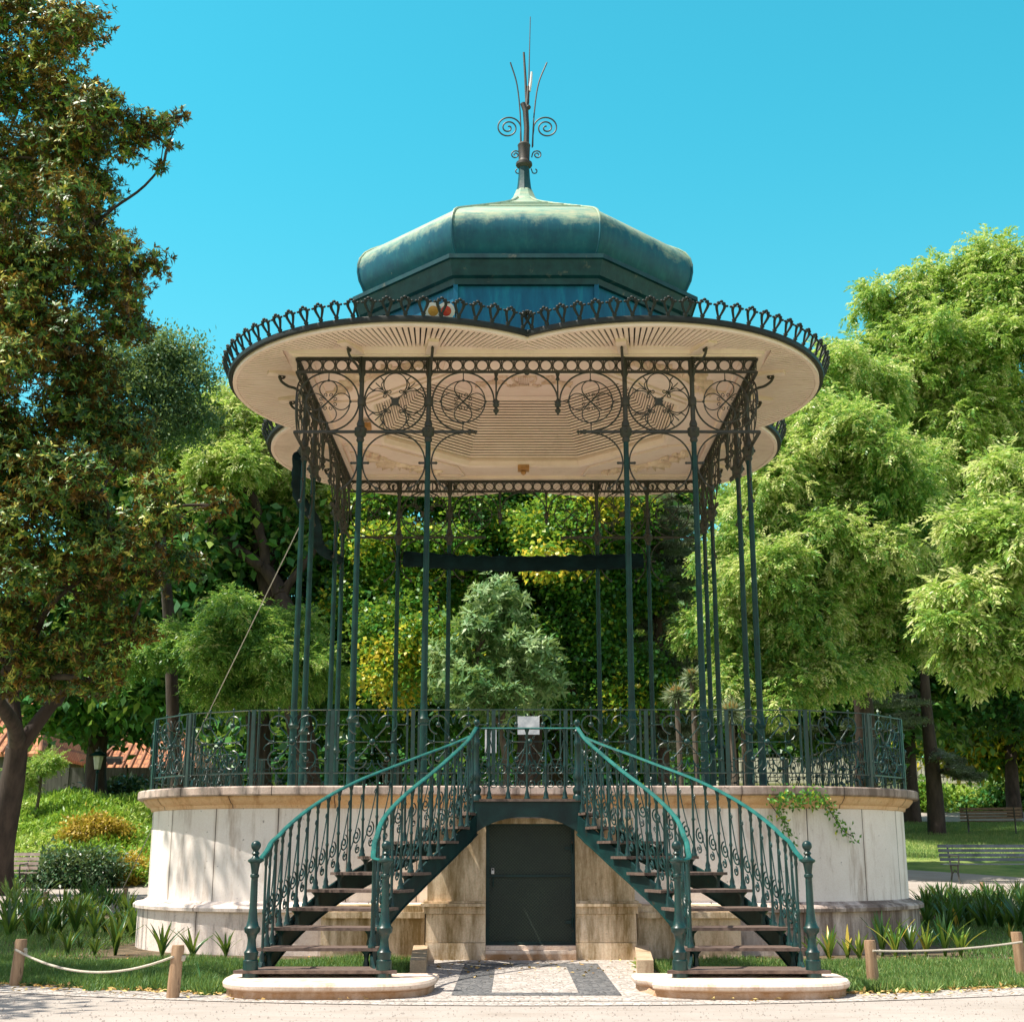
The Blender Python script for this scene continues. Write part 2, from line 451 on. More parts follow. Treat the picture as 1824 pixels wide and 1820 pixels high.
br.inputs['Brick Width'].default_value = 0.24; br.inputs['Row Height'].default_value = 0.3; br.inputs['Mortar Size'].default_value = 0.03
br.inputs['Color1'].default_value = (0.45,0.14,0.05,1); br.inputs['Color2'].default_value = (0.6,0.24,0.1,1); br.inputs['Mortar'].default_value = (0.12,0.04,0.02,1)
k.l(k.coord(kind='UV'), br.inputs['Vector'])
M['tiles'] = k.bsdf(k.mix(0.4, br.outputs[0], k.ramp(k.noise(v, 3), [(0.3,(0.25,0.1,0.05)),(0.7,(0.6,0.3,0.15))])), 0.8, 0, br.outputs['Fac'], -0.03, 1.0)

def leafmat(name, stops, rough=0.45, trans=0.35, back=None, spec=0.5):
    """stops: colours over the per-leaf random number; back = colour of the underside"""
    k = NT(name)
    at = k.n('Attribute'); at.attribute_name = 'tint'
    c = k.ramp(at.outputs['Fac'], stops)
    if back is not None:
        g = k.n('NewGeometry')
        bk = k.ramp(at.outputs['Fac'], back)
        c = k.mix(g.outputs['Backfacing'], c, bk)
    b = k.n('BsdfPrincipled'); k.l(c, b.inputs['Base Color'])
    b.inputs['Roughness'].default_value = rough
    b.inputs['Specular IOR Level'].default_value = spec
    t = k.n('BsdfTranslucent')
    k.l(k.mix(0.5, c, (0.35,0.42,0.05), 'MIX') if back is None else c, t.inputs[0])
    ms = k.n('MixShader'); ms.inputs[0].default_value = trans
    k.l(b.outputs[0], ms.inputs[1]); k.l(t.outputs[0], ms.inputs[2])
    k.l(ms.outputs[0], k.o.inputs[0])
    return k.m
L = {}
L['magnolia'] = leafmat('magnolia leaves', [(0.0,(0.02,0.08,0.014)),(0.5,(0.08,0.20,0.025)),(0.8,(0.26,0.36,0.045)),(1.0,(0.70,0.66,0.12))], 0.45, 0.2,
                        [(0.0,(0.07,0.05,0.014)),(0.6,(0.20,0.12,0.025)),(1.0,(0.46,0.26,0.05))], 0.5)
L['fine'] = leafmat('blue green small leaves', [(0.0,(0.04,0.12,0.06)),(0.6,(0.10,0.22,0.11)),(1.0,(0.24,0.36,0.15))], 0.5, 0.35)
L['lime'] = leafmat('light green leaflets', [(0.0,(0.08,0.26,0.05)),(0.45,(0.27,0.50,0.09)),(0.8,(0.52,0.68,0.18)),(1.0,(0.88,0.90,0.46))], 0.4, 0.5)
L['lime2'] = leafmat('mid green leaflets', [(0.0,(0.05,0.22,0.05)),(0.45,(0.19,0.44,0.08)),(0.8,(0.44,0.63,0.15)),(1.0,(0.84,0.88,0.40))], 0.4, 0.5)
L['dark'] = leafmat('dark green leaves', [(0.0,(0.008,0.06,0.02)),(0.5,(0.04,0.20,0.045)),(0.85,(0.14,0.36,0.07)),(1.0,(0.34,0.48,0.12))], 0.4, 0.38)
L['maple'] = leafmat('green and yellow lobed leaves', [(0.0,(0.012,0.09,0.02)),(0.4,(0.05,0.24,0.03)),(0.62,(0.20,0.44,0.04)),(0.8,(0.60,0.60,0.04)),(1.0,(0.88,0.66,0.07))], 0.4, 0.38)
L['grey'] = leafmat('grey green leaves', [(0.0,(0.05,0.18,0.06)),(0.5,(0.18,0.36,0.14)),(1.0,(0.50,0.64,0.32))], 0.45, 0.35)
L['cedar'] = leafmat('blue grey needles', [(0.0,(0.06,0.11,0.08)),(0.6,(0.20,0.27,0.21)),(1.0,(0.44,0.50,0.38))], 0.6, 0.2)
L['strap'] = leafmat('strap leaves', [(0.0,(0.012,0.06,0.012)),(0.6,(0.035,0.14,0.02)),(0.88,(0.2,0.34,0.05)),(1.0,(0.62,0.48,0.08))], 0.33, 0.3)
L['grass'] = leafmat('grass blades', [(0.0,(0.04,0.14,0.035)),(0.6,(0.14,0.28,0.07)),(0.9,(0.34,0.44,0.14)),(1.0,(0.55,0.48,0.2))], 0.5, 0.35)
L['cover'] = leafmat('bright ground cover leaves', [(0.0,(0.09,0.26,0.02)),(0.5,(0.26,0.48,0.05)),(1.0,(0.6,0.68,0.2))], 0.45, 0.4)
L['yellow'] = leafmat('yellow ochre shrub leaves', [(0.0,(0.22,0.15,0.02)),(0.5,(0.46,0.32,0.035)),(1.0,(0.68,0.48,0.08))], 0.5, 0.3)
L['ivy'] = leafmat('dark variegated leaves', [(0.0,(0.01,0.045,0.02)),(0.5,(0.04,0.12,0.05)),(0.75,(0.2,0.3,0.17)),(1.0,(0.55,0.6,0.42))], 0.35, 0.2)
L['yucca'] = leafmat('spiky grey leaves', [(0.0,(0.08,0.15,0.08)),(0.6,(0.24,0.34,0.2)),(1.0,(0.6,0.62,0.44))], 0.45, 0.2)
L['tuft'] = leafmat('ochre flower spikes', [(0.0,(0.4,0.2,0.05)),(1.0,(0.75,0.48,0.18))], 0.7, 0.2)
L['litter'] = leafmat('fallen leaves', [(0.0,(0.2,0.1,0.02)),(0.5,(0.45,0.27,0.08)),(1.0,(0.65,0.52,0.2))], 0.7, 0.1)

# ================================================================== terrain
def smooth(a, b, x):
    t = min(1.0, max(0.0, (x - a) / (b - a))); return t * t * (3 - 2 * t)
def terr(x, y):
    if y < 3: return 0.0
    lf = smooth(-2.0, -9.0, x)
    r = 0.085 * max(0.0, y - 6) * smooth(3, 10, y) + 0.06 * smooth(3, 8, y)
    if y > 45: r = 0.085 * 39 + 0.06 + 0.02 * (y - 45)
    l = 0.35 * smooth(5, 12, y) + 2.25 * smooth(12.0, 22.0, y) + 0.01 * max(0, y - 22)
    return r * (1 - lf) + l * lf
def grid_mesh(name, xs, ys, zf, mat):
    nx, ny = len(xs), len(ys)
    v = [(x, y, zf(x, y)) for y in ys for x in xs]
    f = [(j*nx+i, j*nx+i+1, (j+1)*nx+i+1, (j+1)*nx+i) for j in range(ny-1) for i in range(nx-1)]
    me = bpy.data.meshes.new(name); me.from_pydata(v, [], f); me.materials.append(mat)
    me.polygons.foreach_set('use_smooth', [True]*len(f))
    return me
xs = sorted(set([-300, -150, -90, -60] + list(np.arange(-44, 46, 1.0)) + [60, 90, 150, 300]))
ys = sorted(set([-60, -40, -30] + list(np.arange(-24, 60, 1.0)) + [80, 120, 200, 400]))
gnd = link('ground', grid_mesh('ground', xs, ys, lambda x, y: terr(x, y) - 0.012, M['lawn'])); tag(gnd, kind='structure')
def ring(name, r0, r1, mat, dz, a0=0, a1=360, n=160, m=7, wob=0.0):
    v = []; f = []
    for i in range(n + 1):
        a = R_(a0 + (a1 - a0) * i / n)
        for j in range(m + 1):
            r = r0 + (r1 - r0) * j / m
            if wob and j == 0: r += wob * math.sin(a * 37) * math.sin(a * 11 + 1)
            x, y = r * math.sin(a), -r * math.cos(a)
            v.append((x, y, terr(x, y) + dz))
    for i in range(n):
        for j in range(m): f.append((i*(m+1)+j, i*(m+1)+j+1, (i+1)*(m+1)+j+1, (i+1)*(m+1)+j))
    me = bpy.data.meshes.new(name); me.from_pydata(v, [], f); me.materials.append(mat)
    return tag(link(name, me), kind='structure')
ring('path', 10.55, 17.5, M['path'], 0.006, wob=0.04)
ring('path', 10.22, 10.76, M['cob_w'], 0.012, wob=0.05, m=2, n=260)
ring('ground', 4.0, 10.3, M['soil'], 0.003)
far = link('path', grid_mesh('far path', list(np.arange(12, 60, 1.5)), list(np.arange(33.5, 41.0, 0.75)), lambda x, y: terr(x, y) + 0.02, M['path'])); tag(far, kind='structure')
ap = MB(); ap.add([(-1.28,-10.45,0.016),(1.28,-10.45,0.016),(1.28,-5.2,0.016),(-1.28,-5.2,0.016)], [(0,1,2,3)])
tag(ap.build('pavement', M['cob_w']), kind='structure')
mz = MB()
for x0, x1, y0, y1 in ((-0.74,-0.40,-10.02,-6.6),(0.36,0.72,-10.02,-6.6),(-0.40,0.36,-10.02,-9.80),(-0.40,0.36,-7.0,-6.62)):
    mz.add([(x0,y0,0.020),(x1,y0,0.020),(x1,y1,0.020),(x0,y1,0.020)], [(0,1,2,3)])
rr = random.Random(3)
def sett(x, y, s=0.028):
    q = [(x + s*(a + rr.uniform(-.25,.25)), y + 2.2*s*(b + rr.uniform(-.25,.25)), 0.020) for a, b in ((-.5,-.5),(.5,-.5),(.5,.5),(-.5,.5))]
    mz.add(q, [(0,1,2,3)])
for px, py in ((980-100,1757.5),(911,1757.3),(926,1757),(956,1757),(972,1756.5),(1004,1756.5),(1020,1756.5),(974,1741.5),(1002,1741.5),(1018,1741.5)):
    Y = -9.0
    for _ in range(30):
        x, z = inv(px, py, Y); Y -= z * 4 if False else z * 2.5
    sett(inv(px, py, Y)[0], Y, 0.036)
tag(mz.build('mosaic', M['cob_b']), kind='structure')

# ================================================================== bandstand
BS = tag(empty('bandstand'), 'octagonal domed iron bandstand with scalloped eaves on its pale stone platform, mid picture', 'bandstand')
A, C1, C2 = 3.405, 1.446, 2.439
ZD, ZM, ZFB, ZFT = 1.997, 7.171, 8.103, 8.318

def sweep_rsq(prof, k, mat, name, parent, nc=14, smooth_=False):
    """profile [(r, z)] swept round a rounded square whose corner centres sit at +-k; r = corner radius there. UV u = run length"""
    nodes = []
    for q in range(4):
        a0 = -90 + 90 * q + 0
        cxy = [(k,-k),(k,k),(-k,k),(-k,-k)][q]
        if q == 0: nodes.append((0, -k, 0, -1, 0))
        for i in range(nc + 1):
            a = R_(a0 + 90 * i / nc)
            nodes.append((cxy[0], cxy[1], math.cos(a), math.sin(a), 1))
    nodes.append((0, -k, 0, -1, 0))
    v = []; f = []; us = []
    m = len(prof); u = 0; prev = None
    for (x, y, nx, ny, _) in nodes:
        r0 = prof[0][0]
        p = (x + nx * r0, y + ny * r0)
        if prev: u += math.hypot(p[0]-prev[0], p[1]-prev[1])
        prev = p; us.append(u)
        for r, z in prof: v.append((x + nx * r, y + ny * r, z))
    for i in range(len(nodes) - 1):
        for j in range(m - 1): f.append((i*m+j, (i+1)*m+j, (i+1)*m+j+1, i*m+j+1))
    me = bpy.data.meshes.new(name); me.from_pydata(v, [], f); me.materials.append(mat)
    uv = me.uv_layers.new(name='UVMap')
    for p in me.polygons:
        for li in p.loop_indices:
            vi = me.loops[li].vertex_index
            uv.data[li].uv = (us[vi // m], v[vi][2])
    if smooth_: me.polygons.foreach_set('use_smooth', [True]*len(f)); me.set_sharp_from_angle(angle=R_(30))
    return link(name, me, parent)
K = 2.893
rho = lambda S: S - K
sweep_rsq([(rho(5.18),0.60),(rho(5.18),1.75)], K, M['wall'], 'platform_wall', BS, smooth_=True)
sweep_rsq([(rho(5.30),-0.05),(rho(5.30),0.50)], K, M['plinth'], 'plinth', BS, smooth_=True)
sweep_rsq([(rho(5.30),0.50),(rho(5.36),0.505),(rho(5.365),0.545),(rho(5.33),0.575),(rho(5.24),0.59),(rho(5.20),0.615),(rho(5.18),0.62)], K, M['plinth'], 'base_moulding', BS, smooth_=True)
sweep_rsq([(rho(5.18),1.735),(rho(5.205),1.74),(rho(5.215),1.78),(rho(5.26),1.80),(rho(5.31),1.86),(rho(5.315),1.884)], K, M['fillet'], 'frieze_moulding', BS, smooth_=True)
cp = sweep_rsq([(rho(5.30),1.884),(rho(5.375),1.884),(rho(5.393),1.90),(rho(5.393),1.982),(rho(5.38),ZD),(rho(4.7),ZD-0.002)], K, M['coping'], 'coping', BS, smooth_=True)
dk = MB(); dk.lathe([(0.01, ZD-0.03),(4.0, ZD-0.03),(5.0, ZD-0.03)], 48, cap=False)
dk.v = [(max(-5.0,min(5.0,x*1.2)), max(-5.0,min(5.0,y*1.2)), z) for x, y, z in dk.v]
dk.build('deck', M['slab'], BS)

# door surround and the lower block beside it
sb = MB()
yf = -6.10
for x0, x1 in ((-1.20,-0.525),(0.515,1.20)):
    sb.box(x0, x1, yf+0.07, -5.1, 0.66, 1.60)
    sb.box(x0-0.03*(x0<0), x1+0.03*(x0>0), yf+0.01, -5.1, 0.52, 0.60)
    sb.box(x0-0.07*(x0<0), x1+0.07*(x0>0), yf-0.035, -5.1, 0.602, 0.635)
    sb.box(x0-0.04*(x0<0), x1+0.04*(x0>0), yf+0.02, -5.1, 0.637, 0.66)
    sb.box(x0-0.01*(x0<0), x1+0.01*(x0>0), yf+0.03, -5.1, 0.205, 0.517)
    sb.box(x0-0.012*(x0<0), x1+0.012*(x0>0), yf+0.02, -5.1, -0.03, 0.200)
sb.box(-0.525, 0.515, yf+0.09, -5.1, 1.53, 1.595)
sb.build('door_surround', M['porch'], BS)
for sx in (-1, 1):
    lb = MB()
    lb.box(min(sx*1.24,sx*2.45), max(sx*1.24,sx*2.45), -5.80, -5.1, -0.03, 0.46)
    lb.box(min(sx*1.24,sx*2.50), max(sx*1.24,sx*2.50), -5.86, -5.1, 0.462, 0.53)
    lb.box(min(sx*1.24,sx*2.46), max(sx*1.24,sx*2.46), -5.81, -5.1, 0.532, 0.60)
    lb.build('base_block', M['porch'], BS)
dr = MB(); dr.box(-0.50, 0.49, -5.90, -5.86, 0.19, 1.528)
door = dr.build('door', M['mesh'], BS)
df = MB()
for a, b in (((-0.525,1.51),(0.515,1.53)),((-0.525,0.17),(0.515,0.205)),((-0.525,0.205),(-0.485,1.51)),((0.475,0.205),(0.515,1.51)),((-0.485,0.925),(0.475,0.95))):
    df.box(a[0], b[0], -5.925, -5.90, a[1], b[1])
df.build('door_frame', M['stringer'], door)
hd = MB(); hd.tube([(-0.44,-5.93,0.82),(-0.44,-5.96,0.82),(-0.44,-5.96,0.92),(-0.44,-5.93,0.92)], 0.008, 6); hd.build('handle', M['stringer'], door)
for z in (0.42, 1.25):
    hd = MB(); hd.lathe([(0.014,-0.05),(0.014,0.05)], 8, (0.482,-5.935,z)); hd.box(0.40,0.482,-5.93,-5.912,z-0.018,z+0.018); hd.build('hinge', M['stringer'], door, True)
hd = MB(); hd.box(-0.462,-0.428,-5.94,-5.925,0.96,1.0); hd.tube([(-0.457,-5.932,1.0),(-0.457,-5.932,1.025),(-0.433,-5.932,1.025),(-0.433,-5.932,1.0)], 0.004, 5); hd.build('padlock', M['steel'], door)
th_ = MB(); th_.box(-0.523, 0.513, -6.12, -5.80, -0.03, 0.12); th_.box(-0.523, 0.513, -6.05, -5.80, 0.122, 0.168)
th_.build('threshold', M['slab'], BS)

# --- columns
colp = MB()
colp.lathe([(0.085,0),(0.085,0.05),(0.07,0.07),(0.075,0.11),(0.058,0.15),(0.055,0.55),(0.052,0.98),(0.075,1.0),(0.085,1.03),(0.06,1.06),(0.05,1.14),(0.047,1.3),(0.042,3.2),(0.038,5.05)], 14)
colm = colp.mesh('column', M['iron_post'], True, 40)
cap_ = MB()
cap_.lathe([(0.045,-0.16),(0.06,-0.13),(0.05,-0.09),(0.085,-0.05),(0.09,0.05),(0.055,0.08),(0.06,0.12),(0.04,0.18)], 10)
cap_.ball((0,-0.085,0),0.03); cap_.ball((0.0,0.085,0),0.03)
capm = cap_.mesh('capital', M['iron_dark'], True, 40)
up_ = MB(); up_.lathe([(0.036,0),(0.034,0.85),(0.055,0.90),(0.045,0.95),(0.05,1.12)], 10); up_.lathe([(0.05,0.40),(0.058,0.43),(0.058,0.50),(0.05,0.53)], 10)
upm = up_.mesh('upper_shaft', M['iron_dark'], True, 40)
brk = MB()
# bracket: runs outwards along -y from the column head
bp = spiral2(-0.44, 0.03, 0.015, 0.06, 0, 500, 26)
pts = [(0.0,-0.40),(-0.05,-0.30),(-0.10,-0.22),(-0.19,-0.17),(-0.30,-0.15),(-0.40,-0.09),(-0.445,-0.01)]
sp_ = spline(pts, 6)
brk.tube([(0, p[0], p[1]) for p in sp_], 0.021, 6)
brk.tube([(0, p[0], p[1]) for p in spiral2(-0.395, -0.005, 0.052, 0.012, 175, -400, 30)], 0.015, 6)
brk.tube([(0, p[0], p[1]) for p in spiral2(-0.09, -0.09, 0.07, 0.015, -100, 460, 30)], 0.012, 6)
brk.tube([(0, p[0], p[1]) for p in arc2(-0.12, -0.30, 0.1, 100, 10, 8)], 0.011, 6)
brk.ball((0,-0.03,-0.38), 0.03)
brk.box(-0.018,0.018,-0.05,-0.02,-0.38,0.02)
brkm = brk.mesh('bracket', M['iron_dark'], True, 50)
mod = MB(); mod.box(-0.075,0.075,-0.62,-0.02,0,0.085); mod.box(-0.095,0.095,-0.65,-0.02,0.087,0.125); 
modm = mod.mesh('bracket_beam', M['boards'])
QC, QR = 1.72, 2.93
for s in range(4):
    for x in (-C2, -C1, C1, C2):
        a = s * math.pi / 2
        rx = x * math.cos(a) + A * math.sin(a); ry = x * math.sin(a) - A * math.cos(a)
        c_ = link('column', colm, BS, (rx, ry, ZD - 0.03))
        link('capital', capm, c_, (0, 0, ZM - ZD + 0.03), a)
        link('upper_shaft', upm, c_, (0, 0, ZM - ZD + 0.03), a)
        # brackets splay from the centre of the nearest lobe
        lx = QC if rx > 0 else -QC; ly = QC if ry > 0 else -QC
        d = math.atan2(ry - ly, rx - lx) + math.pi / 2
        b_ = link('bracket', brkm, BS, (rx, ry, 8.33), d)
        link('bracket_beam', modm, BS, (rx, ry, 8.335), d)

# --- lattice on each side: built once for the front, turned three times
def on_side(mb): 
    mb.v = [(x, y - A, z) for x, y, z in mb.v]; return mb
def four(name, mb, mat, parent=BS, smooth=True):
    me = on_side(mb).mesh(name, mat, smooth, 50)
    return [link(name, me, parent, (0,0,0), s * math.pi / 2) for s in range(4)]
fz = MB()
fz.box(-A, A, -0.03, 0.03, ZFT-0.035, ZFT+0.0); fz.box(-A, A, -0.022, 0.022, ZFB-0.018, ZFB+0.012)
n = 36
for i in range(n):
    x = -A + 2*A*(i+0.5)/n
    zc = (ZFB + ZFT - 0.02)/2
    fz.tube(xz(arc2(x, zc, 0.082, 0, 360, 14)[:-1]), 0.0085, 4, closed=True)
    if i:
        xv = x - A/n
        fz.box(xv-0.008, xv+0.008, -0.01, 0.01, ZFB+0.01, ZFT-0.03); fz.ball((xv,0,zc), 0.02, 6, 4)
        for sx in (-1,1):
            for sz in (-1,1):
                fz.tube([(xv, 0, zc+sz*0.03),(xv+sx*0.02,0,zc+sz*0.06),(xv+sx*0.045,0,zc+sz*0.085)], 0.005, 4)
four('frieze_band', fz, M['iron_dark'])
zc1 = (ZM + ZFB) / 2; RB = 0.455
def loops(mb, cx, cz, R, r, full):
    """four loops whose ends cross at the centre, small curls between them"""
    for q in range(4):
        a = q * math.pi / 2; ca, sa = math.cos(a), math.sin(a)
        def T(P): return [(cx + p[0]*ca - p[1]*sa, 0, cz + p[0]*sa + p[1]*ca) for p in P]
        P = [(0.0,0.0)] + [(R*0.60 + r*math.cos(R_(t)), r*math.sin(R_(t))) for t in range(-128, 129, 12)] + [(0.0,0.0)]
        mb.tube(T(spline(P, 2)), 0.0085, 5)
        for sg2 in (-1, 1):
            mb.tube(T([(0.105+(0.03-0.018*t/360)*math.cos(R_(sg2*(200+t))), sg2*0.045+(0.03-0.018*t/360)*math.sin(R_(sg2*(200+t)))) for t in range(0, 361, 40)]), 0.006, 4)
def ringA(sgn, cx, outer0, outer1):
    mb = MB()
    mb.tube(xz(arc2(cx, zc1, RB, outer0, outer1, 40)), 0.0135, 6)
    mb.tube(xz(arc2(cx, zc1, 0.325, 0, 360, 32)[:-1]), 0.0095, 5, closed=True)
    loops(mb, cx, zc1, 0.325, 0.128, False)
    for dx, dz in ((1,0),(-1,0),(0,1),(0,-1)):
        mb.tube([(cx+dx*0.33,0,zc1+dz*0.33),(cx+dx*RB,0,zc1+dz*RB)], 0.008, 5)
        mb.ball((cx+dx*0.33,0,zc1+dz*0.33), 0.022, 6, 4)
    mb.ball((cx,0,zc1), 0.02, 6, 4)
    return mb
for sg in (-1, 1):
    four('lattice_ring', ringA(sg, sg*0.94, -90 if sg > 0 else 0, 180 if sg > 0 else 270), M['iron_dark'])
    four('lattice_ring', ringA(sg, sg*2.93, -180 if sg>0 else -90, 90 if sg>0 else 180), M['iron_dark'])
    # ring between the two columns
    mb = MB(); cx = sg * (C1 + C2) / 2
    mb.tube(xz(arc2(cx, zc1, RB, 0, 360, 44)[:-1]), 0.0135, 6, closed=True)
    for q in range(4):
        a = q * math.pi / 2; ca, sa = math.cos(a), math.sin(a)
        def T(P): return [(cx + p[0]*ca - p[1]*sa, 0, zc1 + p[0]*sa + p[1]*ca) for p in P]
        mb.tube(T(arc2(0.268, 0, 0.172, -138, 138, 26)), 0.0095, 5)
        for sg2 in (-1, 1):
            mb.tube(T([(0.268 + 0.172*math.cos(R_(138)), sg2*0.172*math.sin(R_(138)))] + [(0.165 + 0.032*math.cos(R_(sg2*(100 - t))), sg2*0.118 + 0.032*math.sin(R_(sg2*(100 - t)))) if False else (0.158 + (0.036-0.024*t/400)*math.cos(R_(sg2*(60+t))), sg2*(0.085) + (0.036-0.024*t/400)*math.sin(R_(sg2*(60+t)))) for t in range(0, 401, 40)]), 0.008, 5)
    mb.box(cx-0.055, cx+0.055, -0.014, 0.014, zc1-0.055, zc1+0.055)
    for q in range(4):
        a = R_(45 + 90*q); ca, sa = math.cos(a), math.sin(a)
        mb.ball((cx+0.075*ca,0,zc1+0.075*sa), 0.022, 6, 4)
        mb.tube([(cx+0.07*ca,0,zc1+0.07*sa),(cx+0.41*ca,0,zc1+0.41*sa)], 0.009, 5)
        mb.ball((cx+0.21*ca,0,zc1+0.21*sa), 0.018, 6, 4)
        for sg2 in (-1, 1):
            c2_, s2_ = math.cos(a+sg2*0.30), math.sin(a+sg2*0.30)
            mb.tube([(cx+0.26*ca,0,zc1+0.26*sa),(cx+0.34*math.cos(a+sg2*0.12),0,zc1+0.34*math.sin(a+sg2*0.12)),(cx+0.37*c2_,0,zc1+0.37*s2_),(cx+0.452*math.cos(a+sg2*0.26),0,zc1+0.452*math.sin(a+sg2*0.26))], [0.013,0.007,0.014,0.007], 5)
    four('lattice_ring', mb, M['iron_dark'])
    # lower arcs
    mb = MB()
    for cc, b0, b1 in ((cx, 240-360, 300-360+0), (sg*0.94, 0, 0), (sg*2.93, 0, 0)):
        if cc == cx: A0 = arc2(cc, ZM-0.475, 0.455, -58, 238, 44)
        elif abs(cc) < 2: A0 = arc2(cc, ZM-0.475, 0.455, 90, (-58 if sg>0 else 238), 26)
        else: A0 = arc2(cc, ZM-0.475, 0.455, 90, (238 if sg>0 else -58), 26)
        mb.tube(xz(A0), 0.0125, 6)
        mb.ball((A0[-1][0],0,A0[-1][1]), 0.03, 6, 4)
        if cc == cx: mb.ball((A0[0][0],0,A0[0][1]), 0.03, 6, 4)
    for xx in (sg*C1, sg*C2):
        mb.box(xx-0.11, xx+0.11, -0.012, 0.012, ZM-0.49, ZM-0.46)
        mb.ball((xx-0.12,0,ZM-0.475), 0.022, 6, 4); mb.ball((xx+0.12,0,ZM-0.475), 0.022, 6, 4)
    mb.box(min(sg*0.84, sg*A), max(sg*0.84, sg*A), -0.02, 0.02, ZM-0.018, ZM+0.018)
    x0 = sg*0.84
    mb.ball((x0,0,ZM), 0.04, 8, 5); mb.ball((x0-sg*0.05,0,ZM), 0.028, 8, 5); mb.lathe([(0.001,-0.06),(0.028,0),(0.001,0.02)], 6, (x0-sg*0.09,0,ZM+0.01), cap=False)
    four('lattice_arc', mb, M['iron_dark'])
    pn = MB()
    x0 = sg*0.455
    pn.lathe([(0.012,0.12),(0.012,0.56),(0.035,0.58),(0.018,0.62),(0.035,0.68),(0.012,0.72)], 8, (x0,0,7.40))
    pn.lathe([(0.002,-0.03),(0.045,0.05),(0.02,0.09),(0.05,0.13),(0.03,0.2),(0.012,0.24)], 8, (x0,0,7.45))
    pn.box(x0-0.05*1.0, x0+0.05, -0.01, 0.01, 7.62, 7.65)
    four('pendant', pn, M['iron_dark'])
mb = MB(); mb.tube(xz(arc2(0, zc1, RB, 0, 180, 28)), 0.0135, 6)
mb.ball((0,0,ZFB-0.01),0.045,8,5)
four('lattice_arch', mb, M['iron_dark'])

# --- eaves
def Rq(phi):
    u = (math.cos(phi), math.sin(phi))
    cx_ = QC if u[0] >= 0 else -QC; cy_ = QC if u[1] >= 0 else -QC
    d = cx_*u[0] + cy_*u[1]
    return d + math.sqrt(max(0.0, d*d - (2*QC*QC - QR*QR)))
e_ = QC + math.sqrt(QR*QR - QC*QC)
a_c = math.degrees(math.atan2(-(e_-QC), QC))      # -54: cusp seen from the lobe centre
outline = []     # (x, y, nx, ny, s) along each lobe
for q, (sx, sy) in enumerate(((1,-1),(1,1),(-1,1),(-1,-1))):
    base_a = {0: 180 - a_c, 1: 0, 2: 0, 3: 0}
    ang0 = math.atan2(sy*-QC + 0, sx*-QC)
    n = 54
    mid = math.degrees(math.atan2(sy, sx))
    span = 99.06 + 0.0
    half = 180 - (45 - (-a_c - 45)) if False else abs(a_c - (-135)) 
    for i in range(n + 1):
        a = R_(mid - half + 2 * half * i / n)
        outline.append((sx*QC + QR*math.cos(a), sy*QC + QR*math.sin(a), math.cos(a), math.sin(a), q))
SOF_IN, SOF_OUT = 8.44, 8.33
def sweep_out(prof, name, mat, parent=BS):
    v = []; f = []; m = len(prof); N = len(outline)
    for (x, y, nx, ny, q) in outline:
        for o, z in prof: v.append((x + nx*o, y + ny*o, z))
    for i in range(N):
        i2 = (i + 1) % N
        for j in range(m): 
            j2 = (j + 1) % m
            f.append((i*m+j, i2*m+j, i2*m+j2, i*m+j2))
    me = bpy.data.meshes.new(name); me.from_pydata(v, [], f); me.materials.append(mat)
    me.polygons.foreach_set('use_smooth', [True]*len(f)); me.set_sharp_from_angle(angle=R_(35))
    return link(name, me, parent)
roof_p = MB()
NP = 192
ro = []
for i in range(NP):
    ph = 2*math.pi*(i)/NP
    r = Rq(ph) - 0.02
    # octagon ring
    aa = (ph + math.pi/8) % (math.pi/4) - math.pi/8
    ro2 = 2.70 / math.cos(aa)
    roof_p.v.append((r*math.cos(ph), r*math.sin(ph), 8.46)); roof_p.v.append((ro2*math.cos(ph), ro2*math.sin(ph), 8.95))
for i in range(NP):
    j = (i+1) % NP
    roof_p.f.append((2*i, 2*j, 2*j+1, 2*i+1))
roof = roof_p.build('roof', M['cornice'], BS, True)
sweep_out([(-0.06,8.325),(0.0,8.325),(0.0,8.40),(-0.06,8.40)], 'fascia', M['boards'])
gut = sweep_out([(0.004,8.385),(0.035,8.372),(0.07,8.385),(0.078,8.43),(0.07,8.455),(-0.02,8.455),(-0.02,8.402),(0.004,8.402)], 'gutter', M['cresting'])
# soffit boards: radial from each lobe's centre
AI = A + 0.20
for (sx, sy) in ((1,-1),(1,1),(-1,1),(-1,-1)):
    sf = MB(); bk = MB()
    step = 1.75
    k_ = 0
    a = -54.0
    while a < 235:
        # canonical lobe at (-c,-c): angle measured there, mirrored afterwards
        th = R_(a + 90 + 45 + 0) ; a += step
        def seg(th):
            dx, dy = math.cos(th), math.sin(th)
            # canonical quadrant x<0, y<0; square |x|,|y| < AI
            rin = 1e9
            if dx < -1e-6: rin = min(rin, (AI-QC)/-dx)
            if dy < -1e-6: rin = min(rin, (AI-QC)/-dy)
            rout = QR - 0.055
            if dx > 1e-6: rout = min(rout, QC/dx)
            if dy > 1e-6: rout = min(rout, QC/dy)
            return dx, dy, rin, rout
        w2 = R_(step/2) * 0.70
        A1 = seg(th - w2); A2 = seg(th + w2)
        if A1[2] > A1[3] - 0.02 or A2[2] > A2[3] - 0.02: continue
        P = []
        for (dx, dy, ri, ro_) in (A1, A2):
            for r in (ri, ro_):
                z = SOF_IN - 0.11 * max(0.0, (r - 1.7) / (QR - 1.7))
                P.append((sx*(QC + dx*-1*r*1.0*-1*-1) if False else sx*-(-QC + dx*r), sy*-(-QC + dy*r), z))
        sf.add(P + [(x, y, z+0.02) for x, y, z in P], [(0,1,3,2),(4,6,7,5),(0,4,5,1),(2,3,7,6),(0,2,6,4),(1,5,7,3)])
    sf.build('eave_soffit', M['boards'], BS)
bk = MB()
